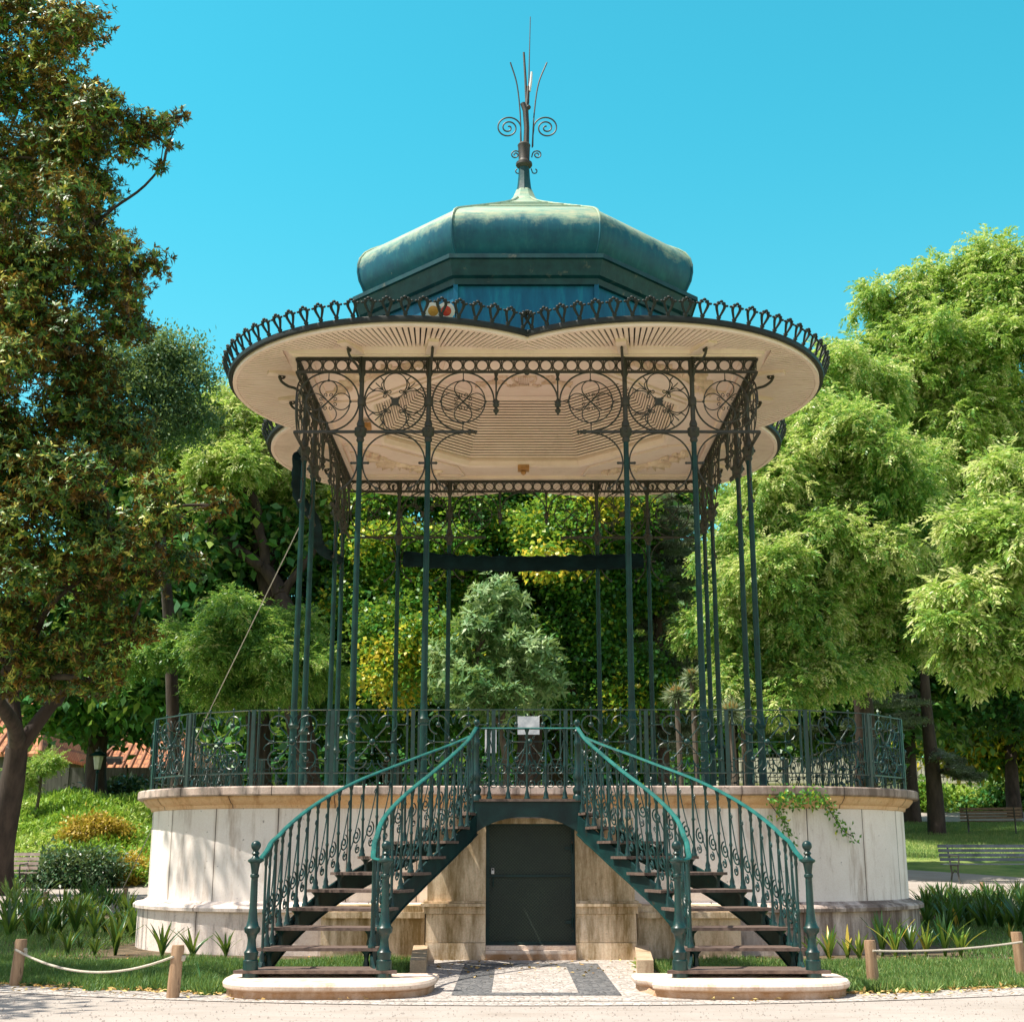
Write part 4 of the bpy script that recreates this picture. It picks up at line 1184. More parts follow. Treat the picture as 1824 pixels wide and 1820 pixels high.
for i in range(5):
    x = -0.44 + 0.22*i
    b_ = link('baluster', balm, ST, (x, YL, 1.805)); b_.scale = (1,1,1.0)
for i in range(6):
    x0 = -0.55 + 0.22*i
    m = MB()
    for s in (-1, 1):
        m.tube(xz(spiral2(x0 + s*0.055, 1.98, 0.05, 0.01, 90 - s*90, 90 - s*90 - s*560, 20), YL), 0.0065, 5)
        m.tube(xz(spiral2(x0 + s*0.035, 2.14, 0.065, 0.012, 90, 90 - s*520, 22), YL), 0.0075, 5)
        m.tube([(x0 + s*0.105, YL, 2.5),(x0 + s*0.06, YL, 2.3),(x0+s*0.0,YL,2.16)], 0.006, 5)
    m.build('scroll', M['iron'], ST, True)

ST.location.x = -0.045
# stone slabs under the flights
def rslab(cx, name_lab, w=1.87, broken=False):
    m = MB()
    out_ = []
    for i in range(25):
        a = math.pi * i / 24
        x = cx - w/2*math.copysign(abs(math.cos(a))**0.55, math.cos(a)); y = -9.35 - 1.02*abs(math.sin(a))**0.55
        out_.append((x, y))
    r_ = random.Random(int(cx*10))
    prof = [(0.035,-0.03),(0.035,0.065),(0.02,0.07),(0.0,0.085),(-0.005,0.115),(0.01,0.135),(0.05,0.142)]
    n = len(out_); c_ = (cx, -9.35)
    vs = []
    for o, z in prof:
        for j, (x, y) in enumerate(out_):
            d = math.hypot(x-c_[0], y-c_[1]); k_ = (d - o)/d
            if broken and j in (2,3,4) and z > 0.05: k_ -= 0.07 + 0.05*r_.random()
            vs.append((c_[0]+(x-c_[0])*k_, c_[1]+(y-c_[1])*k_, z))
    fs = []
    for p in range(len(prof)-1):
        for j in range(n-1): fs.append((p*n+j, p*n+j+1, (p+1)*n+j+1, (p+1)*n+j))
    top = (len(prof)-1)*n
    fs.append(tuple(range(top, top+n)))
    fs.append(tuple([i*n for i in range(len(prof))]+[i*n+n-1 for i in range(len(prof)-1,-1,-1)]))
    m.add(vs, fs)
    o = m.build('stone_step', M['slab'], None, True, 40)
    return tag(o, name_lab, 'stone step', 'stone steps at the foot of the stairs')
rslab(-1.82, 'worn rounded stone step carrying the foot of the left flight, its rim whole')
rslab(1.80, 'worn rounded stone step carrying the foot of the right flight, its inner corner broken', broken=True)
for sg, lab in ((-1, 'mossy low stone kerb running out from the left side of the door surround'), (1, 'low stone kerb running out from the right side of the door surround')):
    m = MB(); m.bar((sg*1.27,-6.0,0.07),(sg*1.10 if sg>0 else -1.15,-8.2,0.07),0.16,0.2)
    tag(m.build('kerb_stone', M['curb']), lab, 'kerb', 'stone kerbs beside the door')

# rolled blinds
def roll(P, r, lab):
    m = MB(); n = 40; pts = []; rad = []
    Q = spline(P, 12)
    for i, p in enumerate(Q):
        pts.append(p); rad.append(r * (1 + 0.10*math.sin(i*1.7) + 0.05*math.sin(i*4.3)))
    m.tube(pts, rad, 10, flat=1.0)
    m.v = [(x, y, z) for x, y, z in m.v]
    o = m.build('rolled_blind', M['cloth'], None, True, 60)
    return tag(o, lab, 'blind', 'rolled canvas blinds slung under the roof')
roll([(-2.33,3.38,6.74),(-1.1,3.38,6.66),(0,3.38,6.64),(1.1,3.38,6.66),(2.33,3.38,6.70)], 0.15, 'long dark rolled canvas blind hanging level between the back columns')
roll([(-3.50,-2.42,7.1),(-3.62,-1.5,6.72),(-3.5,-0.5,6.55),(-3.58,0.8,6.38),(-3.45,2.4,6.5)], 0.09, 'sagging dark canvas blind slung along the left side columns')
# spotlights behind the cresting
for (px, mt, lab) in ((772, 'amber', 'round spotlight with an amber lens behind the roof cresting'), (795, 'red', 'round spotlight with a red lens behind the roof cresting')):
    x, z = inv(px, 556, -4.45)
    t_ = tag(empty('spotlight', (x, -4.45, 8.5)), lab, 'spotlight', 'spotlights behind the roof cresting')
    m = MB(); m.lathe([(0.05,0.14),(0.10,0.10),(0.12,0.0),(0.125,-0.06)], 14); m.xf(Matrix.Translation((0,0,0.13)) @ Matrix.Rotation(R_(-68), 4, 'X')); m.build('housing', M['white'], t_, True)
    m = MB(); m.lathe([(0.001,0.0),(0.06,0.006),(0.11,0.02),(0.11,0.03)], 14, cap=False); m.xf(Matrix.Translation((0,0,0.13)) @ Matrix.Rotation(R_(-68), 4, 'X') @ Matrix.Translation((0,0,-0.07))); m.build('lens', M[mt], t_, True)
    m = MB(); m.tube([(-0.13,0,0.13),(-0.13,0.02,-0.02),(0.13,0.02,-0.02),(0.13,0,0.13)], 0.012, 5); m.build('yoke', M['cresting'], t_)
# small lamp blocks under the ceiling
for (x, y, z) in ((0.0, 2.6, 8.30), (-2.75, -0.2, 8.24)):
    m = MB(); m.box(x-0.11,x+0.11,y-0.10,y+0.10,z,z+0.09); m.lathe([(0.03,0),(0.05,-0.03),(0.05,-0.06),(0.01,-0.09)],10,(x,y,z))
    m.build('ceiling_lamp', M['wood_or'], BS)
# stay cable
x0, z0 = inv(537, 930, -1.9); x1, z1 = inv(375, 1262, 1.2)
d = Vector((x1-x0, 3.1, z1-z0)); p0 = Vector((x0,-1.9,z0)); p1 = p0 + d * ((z0-0.1)/(z0-z1))
m = MB(); m.tube([p0, p0.lerp(p1,0.5), p1], 0.009, 6); tag(m.build('stay_cable', M['cable']), 'pale stay cable slanting down from the left columns to the ground', 'cable')

# posts and ropes
def gp(px, py):
    Y = 0.0
    th = R_(PITCH); a = (px-912)/FPX; b = (910-py)/FPX
    dy = math.cos(th)-b*math.sin(th); dz = math.sin(th)+b*math.cos(th)
    t = 5.0
    while t < 120:
        x, y, z = CX+a*t, -CD+dy*t, CH+dz*t
        if z <= terr(x, y): return x, y, terr(x, y)
        t += 0.03
    return x, y, terr(x, y)
PO = []
def wpost(px, py, h, lab, r=0.055, tilt=(0,0)):
    x, y, z = gp(px, py)
    m = MB(); rr_ = random.Random(px)
    m.lathe([(r*0.98,-0.1),(r*1.02,h*0.3),(r*0.96,h*0.7),(r,h-0.03),(r*0.9,h)], 14)
    m.v = [(a+tilt[0]*c_+0.003*rr_.random(), b+tilt[1]*c_, c_) for a, b, c_ in m.v]
    t_ = tag(empty('rope_post', (x, y, z)), lab, 'post', 'wooden posts of the rope fence')
    m.build('post', M['post_wood'], t_, True, 35)
    kn = MB()
    for i in range(6): kn.ball((r+0.012+0.012*rr_.random(), -0.02+0.03*rr_.random(), h-0.09-0.035*rr_.random()), 0.017, 6, 4)
    kn.build('knot', M['rope'], t_, True)
    PO.append((x, y, z+h-0.09)); return (x, y, z+h-0.09)
a_ = wpost(26,1757,0.42,'grey weathered rope post at the left edge of the front lawn', tilt=(0.06,0))
b_ = wpost(307,1779,0.435,'orange split wooden rope post nearest the left stone step', tilt=(0.05,0))
c_ = wpost(1556,1757,0.41,'pale round rope post nearest the right stone step', tilt=(-0.03,0))
d_ = wpost(1822,1746,0.45,'pale rope post at the right edge of the front lawn', tilt=(-0.06,0))
e1 = wpost(80,1620,0.36,'small rope post among the dark plants by the left path')
e2 = wpost(222,1612,0.36,'small rope post against the left corner of the platform')
e3 = wpost(1752,1601,0.36,'small rope post behind the strap leaved bed on the right')
def rope(p, q, sag, lab):
    P = []
    for i in range(17):
        t = i/16; P.append((p[0]*(1-t)+q[0]*t, p[1]*(1-t)+q[1]*t-0.06, p[2]*(1-t)+q[2]*t - sag*4*t*(1-t)))
    m = MB(); m.tube(P, 0.011, 6); return tag(m.build('rope', M['rope'], None, True), lab, 'rope', 'ropes strung between the posts')
rope(a_, b_, 0.16, 'slack pale rope between the two front left posts')
rope(c_, d_, 0.03, 'taut pale rope between the two front right posts')
x_, y_ = a_[0]-2.0, a_[1]+1.0
rope(e1, e2, 0.08, 'thin rope running behind the dark plants to the platform corner')
rope((e1[0]-2.6, e1[1]-0.2, e1[2]), e1, 0.10, 'thin rope leaving the left path post towards the frame edge')

# lamp post on the left
x, y, z = gp(168, 1446)
y = 22.5; x, z0 = inv(168, 1445, y); gz = terr(x, y); xt, ztop = inv(168, 1330, y)
t_ = tag(empty('street_lamp', (x, y, gz)), 'slim green street lamp with a pale lantern before the tiled house', 'street lamp')
h = ztop - gz
m = MB(); m.lathe([(0.09,0),(0.08,0.3),(0.05,0.35),(0.04,h*0.5),(0.035,h-0.85),(0.06,h-0.82),(0.03,h-0.74)], 10); m.build('pole', M['iron_post'], t_, True)
m = MB(); m.lathe([(0.10,h-0.72),(0.17,h-0.30)], 6); m.build('lantern', M['glass'], t_)
m = MB(); m.lathe([(0.30,h-0.29),(0.26,h-0.25),(0.10,h-0.15),(0.10,h-0.08),(0.03,h-0.05),(0.03,h)], 12); m.build('lamp_cap', M['iron'], t_, True)

# benches
def bench(loc, rz, lab, L_, slat, back=True, gy=0.0, far_=False):
    t_ = tag(empty('park_bench', loc, rz), lab, 'bench', 'park benches round the lawn')
    m = MB()
    for i in range(5): m.box(-L_/2, L_/2, -0.25+0.11*i, -0.17+0.11*i, 0.42, 0.445)
    m.build('seat', slat, t_)
    m = MB()
    for i in range(4): 
        y0 = 0.27 + 0.03*i; m.bar((-L_/2,y0,0.54+0.105*i),(L_/2,y0,0.54+0.105*i),0.022,0.075)
    m.build('backrest', slat, t_)
    for sx in (-1, 1):
        m = MB(); x0 = sx*(L_/2-0.25)
        P = [(x0,-0.26,0.0),(x0,-0.18,0.2),(x0,-0.2,0.41)]
        m.tube(P, 0.022, 6); m.tube([(x0,0.30,0.0),(x0,0.20,0.2),(x0,0.26,0.45),(x0,0.40,0.9)], 0.022, 6); m.tube([(x0,-0.24,0.40),(x0,0.26,0.41)], 0.02, 6)
        m.tube([(x0,-0.18,0.2),(x0,0.0,0.3),(x0,0.20,0.2)], 0.016, 6); m.tube([(x0,-0.27,0.42),(x0,-0.27,0.62),(x0,0.3,0.64)], 0.018, 6)
        m.build('leg', M['fence_iron'], t_, True)
    return t_
x, y, z = gp(1768, 1484); bench((x, y, z), R_(158), 'brown slatted bench seen from behind on the far path', 2.1, M['bench'])
x, y, z = gp(1790, 1572); bench((x, y, z), R_(4), 'long blue grey slatted bench by the near path at the right edge', 2.9, M['bench_dark'])
x, y, z = gp(-12, 1588); bench((x, y, z), R_(2), 'pale slatted bench cut by the left edge beside the dark shrub', 1.8, M['bench_pale'])

# houses on the left
def house(x0, x1, y0, y1, zb, ze, zr, lab, ridge='x', win=()):
    t_ = tag(empty('house', ((x0+x1)/2, y0, zb)), lab, 'house')
    ox, oy = (x0+x1)/2, y0
    W2 = (x1-x0)/2; D2 = (y1-y0)
    m = MB(); m.box(-W2, W2, 0, D2, -1.0, ze-zb); m.build('wall', M['houseW'], t_)
    me = bpy.data.meshes.new('roof'); o = 0.45
    h0, h1 = ze-zb-0.05, zr-zb
    if ridge == 'x':
        v = [(-W2-o,-o,h0),(W2+o,-o,h0),(W2+o-1.2,D2/2,h1),(-W2-o+1.2,D2/2,h1),(W2+o,D2+o,h0),(-W2-o,D2+o,h0)]
        f = [(0,1,2,3),(3,2,4,5),(1,4,2),(0,3,5)]
    v2 = v + [(a, b, c_-0.12) for a, b, c_ in v]
    f2 = f + [tuple(i+6 for i in reversed(q)) for q in f] + [(0,6,7,1),(1,7,10,4),(4,10,11,5),(5,11,6,0)]
    me.from_pydata(v2, [], f2); me.materials.append(M['tiles'])
    uv = me.uv_layers.new(name='UVMap')
    for p in me.polygons:
        for li in p.loop_indices:
            c_ = me.vertices[me.loops[li].vertex_index].co
            uv.data[li].uv = (c_.x, c_.y*1.15) if abs(p.normal.y) > abs(p.normal.x) else (c_.y, c_.x*1.15)
    rf = link('roof', me, t_)
    m = MB(); m.tube([(-W2-o+1.2,D2/2,h1+0.04),(W2+o-1.2,D2/2,h1+0.04)], 0.09, 8); 
    for sx in (-1,1): m.tube([(sx*(W2+o-1.2),D2/2,h1+0.04),(sx*(W2+o),-o,h0+0.05)], 0.09, 8)
    m.build('ridge_tile', M['tiles'], rf, True)
    # tile rolls
    m = MB()
    nt_ = int((2*W2)/0.28)
    for i in range(nt_):
        x = -W2-o+0.25 + (2*W2+2*o-0.5)*i/nt_
        top = min(1.0, (x+W2+o)/1.2, (W2+o-x)/1.2)
        m.tube([(x,-o,h0+0.03),(x,-o+(D2/2+o)*top,h0+0.03+(h1-h0)*top)], 0.055, 5)
    m.build('tile_roll', M['tiles'], rf, True)
    for (a, b, c_, d) in win:
        w_ = MB(); w_.box(a, b, -0.03, 0.02, c_, d); f_ = w_.build('window', M['houseW'], t_)
        w_ = MB(); w_.box(a+0.08, b-0.08, -0.05, -0.032, c_+0.08, d-0.08); w_.build('pane', M['dark'], f_)
    return t_
zb = terr(-14, 30)
house(-27.0,-18.6,30,36, zb, 4.9, 7.3, 'low tiled house seen either side of the forked trunk on the left', win=((1.2,2.4,1.0,2.0),))
house(-16.3,-13.0,31.5,36, zb, 4.3, 6.3, 'smaller tiled house behind the street lamp, its wall in shade', win=((-1.9,-0.9,1.1,2.2),(0.2,1.3,0.6,2.0)))
# board fence left
m = MB()
t_ = tag(empty('board_fence', (-14, 27.5, 0)), 'dark grey panel fence in the shade behind the sapling', 'fence')
zf_ = terr(-14, 27.5)
for i in range(9):
    x = -5.5 + 1.05*i
    m.box(x+0.04, x+1.01, -0.02, 0.02, zf_-0.1, zf_+1.55)
m.build('panel', M['houseW'], t_)
for i in range(10):
    m = MB(); x = -5.5+1.05*i; m.box(x-0.035,x+0.035,-0.05,0.05,zf_-0.1,zf_+1.65); m.build('fence_post', M['steel' if i in (1,) else 'houseW'], t_)
# wall with iron fence at the right
def zr(x, y): return terr(x, y)
t_ = tag(empty('boundary_wall', (20, 46, zr(20,46))), 'pale boundary wall topped with iron railings behind the right lawn', 'wall')
m = MB(); m.box(-10, 24, 0, 0.4, -0.3, 1.15); m.box(-10, 24, -0.06, 0.46, 1.152, 1.28)
m.build('base_wall', M['fence_pale'], t_)
m = MB()
for i in range(190):
    x = -10 + 0.18*i; m.box(x-0.015, x+0.015, 0.18, 0.21, 1.28, 2.6)
for z in (1.45, 2.4): m.box(-10, 24, 0.17, 0.22, z, z+0.05)
m.build('railing', M['fence_iron'], t_)
t_ = tag(empty('annex_building', (16, 52, 0)), 'pale building glimpsed behind the iron railings on the right', 'building')
m = MB(); m.box(-4, 12, 0, 6, 2, 6.2); m.build('wall', M['fence_pale'], t_)
for x in (3.4, 8.0):
    m = MB(); m.box(x, x+1.4, -0.05, 0.02, 3.6, 5.8); m.build('shutter', M['houseW'], t_)

# ================================================================== vegetation
def unit(a): return a / np.maximum(np.linalg.norm(a, axis=-1, keepdims=True), 1e-9)
def leaf_mesh(name, mat, pos, d, nrm, ln, wd, tint, mid=0.45, fold=0.12, parent=None):
    N = len(pos); d = unit(d); sd = unit(np.cross(d, nrm)); nn = np.cross(sd, d)
    ln = np.broadcast_to(ln, (N,))[:, None]; wd = np.broadcast_to(wd, (N,))[:, None]
    V = np.empty((N, 4, 3), np.float32)
    V[:, 0] = pos
    V[:, 1] = pos + d*ln*mid + sd*wd*0.5 + nn*wd*fold
    V[:, 2] = pos + d*ln - nn*ln*0.08
    V[:, 3] = pos + d*ln*mid - sd*wd*0.5 + nn*wd*fold
    me = bpy.data.meshes.new(name)
    me.vertices.add(N*4); me.loops.add(N*4); me.polygons.add(N)
    me.vertices.foreach_set('co', V.ravel())
    me.loops.foreach_set('vertex_index', np.arange(N*4, dtype=np.int32))
    me.polygons.foreach_set('loop_start', np.arange(0, N*4, 4, dtype=np.int32))
    me.update(calc_edges=True)
    at = me.attributes.new('tint', 'FLOAT', 'FACE')
    at.data.foreach_set('value', np.clip(np.broadcast_to(tint, (N,)), 0, 1).astype(np.float32))
    me.materials.append(mat)
    return link(name, me, parent)
def rnd(n): return unit(rng.normal(size=(n, 3)))
def clumps(lobes, n, shell=0.28, up=0.25):
    """points through the outer shells of the ellipsoids in lobes = [(x,y,z,rx,ry,rz,tintshift)]"""
    Lb = np.array([(l + (0,))[:7] for l in lobes], float)
    wgt = (Lb[:,3]*Lb[:,4] + Lb[:,3]*Lb[:,5] + Lb[:,4]*Lb[:,5]); wgt /= wgt.sum()
    idx = rng.choice(len(Lb), n, p=wgt)
    dr = rnd(n); dr[:,2] += up; dr = unit(dr)
    wob = 1 + 0.13*np.sin(dr[:,0]*7+idx*1.7)*np.cos(dr[:,1]*6+idx) + 0.08*np.sin(dr[:,2]*13+idx*3.1+dr[:,0]*9)
    r = (1 - np.abs(rng.normal(size=n))*shell) * wob
    r = np.clip(r, 0.05, 1.25)
    c = Lb[idx,:3] + dr*Lb[idx,3:6]*r[:,None]
    # stray boughs blur the edges of the lobes and bridge the gaps between them
    j1 = rng.random(n) < 0.45
    nb = rng.integers(1, 4, n)
    oth = Lb[(idx + nb) % len(Lb), :3]; near = np.linalg.norm(oth - Lb[idx,:3], axis=1) < 2.2*Lb[idx,3]
    mixf = (rng.random(n)*0.6)[:,None] * (j1 & near)[:,None]
    c = c*(1-mixf) + oth*mixf + rng.normal(size=(n,3))*(Lb[idx,3]*0.22)[:,None]*j1[:,None]
    # a clump deep inside another lobe is moved out of sight range: drop most of them
    keep = np.ones(n, bool)
    for j in range(len(Lb)):
        q = (c - Lb[j,:3])/Lb[j,3:6]; ins = (np.sum(q*q,1) < 0.45) & (idx != j)
        keep &= ~(ins & (rng.random(n) < 0.6))
    return c[keep], dr[keep], Lb[idx][keep,6], idx[keep]
def foliage(name, mat, lobes, nc, mode, size, parent=None, per=None, shell=0.28, spread=0.35, droop=0.3, tb=0.45, tv=0.25, up=0.25, wr=0.4):
    c, dr, ts, idx = clumps(lobes, nc, shell, up)
    n = len(c)
    ct = tb + ts + rng.normal(size=n)*tv*0.6
    if mode == 'rosette':
        k = per or 9
        ax = unit(dr + np.array([0,0,0.5]) + rnd(n)*0.4)
        t1 = unit(np.cross(ax, rnd(n))); t2 = np.cross(ax, t1)
        a = rng.random((n,1))*6.28 + np.arange(k)[None]*2.4
        el = -0.2 + 1.2*rng.random((n,k))
        d = (t1[:,None]*np.cos(a)[...,None] + t2[:,None]*np.sin(a)[...,None])*np.cos(el)[...,None] + ax[:,None]*np.sin(el)[...,None]
        pos = c[:,None] + ax[:,None]*(rng.random((n,k,1))*size*0.5)
        nr = np.repeat(ax[:,None], k, 1) - d*np.sum(d*ax[:,None], -1, keepdims=True) + rng.normal(size=(n,k,3))*0.15
        ln = size*(0.5+0.8*rng.random((n,k))); w_ = ln*wr
    elif mode == 'pinnate':
        nf = 4; m = per or 7
        fa = unit(dr[:,None]*0.8 + rng.normal(size=(n,nf,3))*0.55 + np.array([0,0,-droop]))
        fl = spread*(0.7+0.6*rng.random((n,nf,1,1)))
        t = (np.arange(m)+0.6)/m
        ax = fa[:,:,None] + np.array([0,0,-1.0])*(t**1.5)[None,None,:,None]*0.55*droop*2
        p = c[:,None,None] + unit(ax)*fl*t[None,None,:,None]
        sdv = unit(np.cross(fa, np.array([0,0,1.0])+rng.normal(size=fa.shape)*0.25))
        pos = np.repeat(p[:,:,:,None], 2, 3)
        sgn = np.array([1,-1.0])[None,None,None,:,None]
        d = sdv[:,:,None,None]*sgn*0.8 + unit(ax)[:,:,:,None]*0.65 + np.array([0,0,-0.25])
        d = d + rng.normal(size=d.shape)*0.12
        nr = np.broadcast_to(np.cross(sdv, fa)[:,:,None,None], d.shape)*1.0
        nr = np.where(nr[...,2:3] < 0, -nr, nr) + rng.normal(size=d.shape)*0.55
        ln = size*(0.7+0.5*rng.random(d.shape[:-1])); w_ = ln*wr
        ct = np.broadcast_to(ct[:,None,None,None] + rng.normal(size=(n,nf,1,1))*0.1, d.shape[:-1]).reshape(n, -1)
    else:
        k = per or 14
        off = rng.normal(size=(n,k,3))*spread*np.array([1,1,0.7])
        pos = c[:,None] + off
        d = unit(dr[:,None] + rng.normal(size=(n,k,3))*0.8 + np.array([0,0,-droop]))
        nr = np.array([0,0,1.0]) + rng.normal(size=(n,k,3))*0.55 + dr[:,None]*0.3
        ln = size*(0.7+0.6*rng.random((n,k))); w_ = ln*wr
    if ct.ndim == 1: ct = np.repeat(ct[:,None], pos.reshape(n,-1,3).shape[1], 1)
    ct = ct.reshape(-1) + rng.normal(size=ct.size)*tv*0.7
    return leaf_mesh(name, mat, pos.reshape(-1,3), d.reshape(-1,3), nr.reshape(-1,3), ln.reshape(-1), w_.reshape(-1), ct, parent=parent), c, dr
def limb(m, p, q, r0, r1, bend=0.15, n=8, seed=0):
    r_ = random.Random(seed); p = Vector(p); q = Vector(q); L0 = (q-p).length
    pts = []; rad = []
    o1 = Vector((r_.uniform(-1,1), r_.uniform(-1,1), r_.uniform(-0.3,0.6)))*bend*L0
    o2 = Vector((r_.uniform(-1,1), r_.uniform(-1,1), r_.uniform(-0.3,0.6)))*bend*L0
    for i in range(n+1):
        t = i/n; pts.append(p.lerp(q,t) + o1*math.sin(math.pi*t)*0.6 + o2*math.sin(2*math.pi*t)*0.35); rad.append(r0*(1-t)+r1*t)
    m.tube(pts, rad, 8); return pts
def tree(name, label, base, fork, lobes, mat, nc, mode, size, r0=0.3, bark='bark', group=None, cat='tree', twigs=40, trunkpts=None, **kw):
    bx, by = base; bz = terr(bx, by)
    t_ = tag(empty(name, (0,0,0)), label, cat, group)
    m = MB()
    f = Vector((fork[0], fork[1], fork[2]))
    limb(m, (bx, by, bz-0.2), f, r0*1.25, r0*0.8, 0.06, 10, int(bx*10)+3)
    sp_k = kw.pop('sk', 7)
    fo, c, dr = foliage('crown', mat, split(lobes, sp_k) if sp_k else lobes, nc, mode, size, None, **kw)
    fo.parent = t_
    # limbs branch lobe by lobe: each lobe hangs on the nearest one that is closer to the fork
    nodes = [(f, r0*0.8, 0)]
    for j in sorted(range(len(lobes)), key=lambda j: (Vector(lobes[j][:3]) - f).length):
        q = Vector(lobes[j][:3])
        pn = min(nodes, key=lambda nd: (nd[0] - q).length + 0.25*(nd[0] - f).length)
        r1 = max(pn[1]*0.62, 0.035)
        limb(m, pn[0], q, min(pn[1], r1*1.25), r1*0.7, 0.14, 8, j*7+int(bx))
        nodes.append((q, r1, 1))
        near = np.argsort(np.sum((c - np.array(lobes[j][:3]))**2, 1))
        cnt = max(2, twigs//len(lobes))
        for i in near[10::max(1, 240//cnt)][:cnt]:
            m.tube([q, q.lerp(Vector(c[i]),0.5)+Vector((0,0,0.1)), Vector(c[i])], [r1*0.45, r1*0.28, 0.012], 5)
    m.build('trunk', M[bark], t_, True, 80)
    return t_
def P_(px, py, r, Y, sq=1.0, dy=0.0, ts=0.0, dep=1.0):
    x, z = inv(px, py, Y+dy); R = pxr(r, Y+dy, z)
    return (x, Y+dy, z, R, R*dep, R*sq, ts)

def split(lobes, k=7, f=0.56, spreadf=0.8):
    if isinstance(k, tuple): k, f = k
    """break each big lobe of a crown into smaller irregular boughs"""
    o = []
    for l in lobes:
        for i in range(k):
            d = rnd(1)[0]; q = f * (0.75 + 0.5*rng.random())
            o.append((l[0]+d[0]*l[3]*spreadf, l[1]+d[1]*l[4]*spreadf, l[2]+d[2]*l[5]*spreadf, l[3]*q, l[4]*q, l[5]*q*0.8, l[6]+rng.normal()*0.10))
    return o
# the magnolia at the left edge
Y = 5.0
lm = [P_(40,40,90,Y,1,0), P_(110,90,80,Y,1,-1), P_(30,200,110,Y,1,1), P_(185,225,80,Y,.75,-1), P_(265,232,40,Y,.6,-1), P_(120,300,70,Y,.8,0), P_(60,400,110,Y,1,-1),
      P_(170,400,80,Y,1,0), P_(230,480,55,Y,1,-1), P_(120,540,110,Y,1,1), P_(230,570,45,Y,.8,-.5), P_(40,620,110,Y,1,-1), P_(60,760,110,Y,1,0), P_(170,730,90,Y,.9,1), P_(180,880,110,Y,.8,-1), P_(300,905,75,Y,.6,-1.5), P_(375,900,35,Y,.6,-1.5),
      P_(90,1205,50,Y,.7,1), P_(170,1215,38,Y,.7,0), P_(15,1190,60,Y,.8,1), P_(230,1130,45,Y,.7,0), P_(60,930,110,Y,1,0), P_(0,830,90,Y,1,0), P_(120,640,80,Y,1,0), P_(220,790,70,Y,.8,0), P_(10,500,90,Y,1,0), P_(140,200,60,Y,1,0), P_(200,960,70,Y,.8,0), P_(120,1050,110,Y,.8,0), P_(260,1010,80,Y,.6,-1), P_(60,1140,80,Y,.8,1), P_(160,1160,60,Y,.7,0), P_(305,212,16,Y,.6,-1), P_(330,205,9,Y,.6,-1), P_(285,300,12,Y,.6,-1), P_(300,260,14,Y,.5,-1), P_(-80,300,150,Y,1,1), P_(-100,600,150,Y,1,1), P_(-100,900,150,Y,1,1)]
bx, bz = inv(14, 1442, 10.0)
tr1 = tree('magnolia_tree', 'huge dark magnolia with glossy brown backed leaves filling the left edge, trunk forked low', (bx, 10.0), (inv(30,1330,9.0)[0], 9.0, inv(30,1330,9.0)[1]), lm, L['magnolia'], 36000, 'rosette', 0.135, r0=0.32, bark='bark_dark', twigs=130, shell=0.42, tb=0.48, tv=0.32, wr=0.34, per=9)
m = MB()
for (a, b) in (((30,1335),(95,1250)),((30,1335),(22,1230)),((95,1250),(140,1160)),((22,1230),(10,1100))):
    xa, za = inv(a[0],a[1],9.0); xb, zb_ = inv(b[0],b[1],8.5 if b[1]<1200 else 9.0); limb(m, (xa,9.0,za), (xb,8.5 if b[1]<1200 else 9.0,zb_), 0.2, 0.15, 0.05, 6, a[0])
m.build('trunk', M['bark_dark'], tr1, True, 80)

# small leaved tree behind it
Y = 11.0
lm = [P_(250,650,60,Y,1), P_(310,620,45,Y,.7), P_(345,680,35,Y,.5), P_(270,720,60,Y,.8), P_(320,760,50,Y,.6), P_(200,700,70,Y,1), P_(230,800,50,Y,.6), P_(360,740,25,Y,.5)]
tree('small_leaved_tree', 'tree with fine blue green leaves showing past the magnolia', (inv(345,1400,14)[0], 14.0), (inv(270,850,12)[0], 12.0, inv(270,850,12)[1]), lm, L['fine'], 3000, 'broad', 0.12, bark='bark_dark', r0=0.16, spread=0.22, per=12, shell=0.4, droop=0.1)

# light green tree left of the bandstand, dark crooked limbs
Y = 17.0
lm = [P_(400,760,70,Y,.8,0), P_(330,800,60,Y,.7,1), P_(470,790,75,Y,.9,0), P_(540,850,60,Y,.9,1), P_(420,850,70,Y,.8,-1), P_(340,880,60,Y,.7,0), P_(500,900,60,Y,.7,2), P_(590,930,60,Y,.9,2),P_(260,830,50,Y,.7,2), P_(600,1010,60,Y,.8,3), P_(300,930,50,Y,.6,2)]
f = inv(470,1010,17)
t3 = tree('acacia_tree', 'light green feathery tree with dark crooked limbs just left of the bandstand', (inv(560,1300,17)[0], 17.0), (f[0], 17.0, f[1]), lm, L['lime'], 6000, 'pinnate', 0.13, r0=0.36, bark='bark_dark', spread=0.42, wr=0.36, shell=0.4, droop=0.3, tb=0.68, tv=0.32)
m = MB()
for (a, b, r) in (((470,1010),(400,960),0.2),((400,960),(365,930),0.14),((470,1010),(455,930),0.17),((560,1180),(500,1060),0.3),((500,1060),(470,1010),0.25),((500,1080),(560,980),0.15),((455,930),(430,850),0.1)):
    limb(m, (inv(*a,16.5)[0],16.5,inv(*a,16.5)[1]), (inv(*b,16.5)[0],16.5,inv(*b,16.5)[1]), r, r*0.7, 0.12, 6, a[0]+b[0])
m.build('trunk', M['bark_dark'], t3, True, 80)
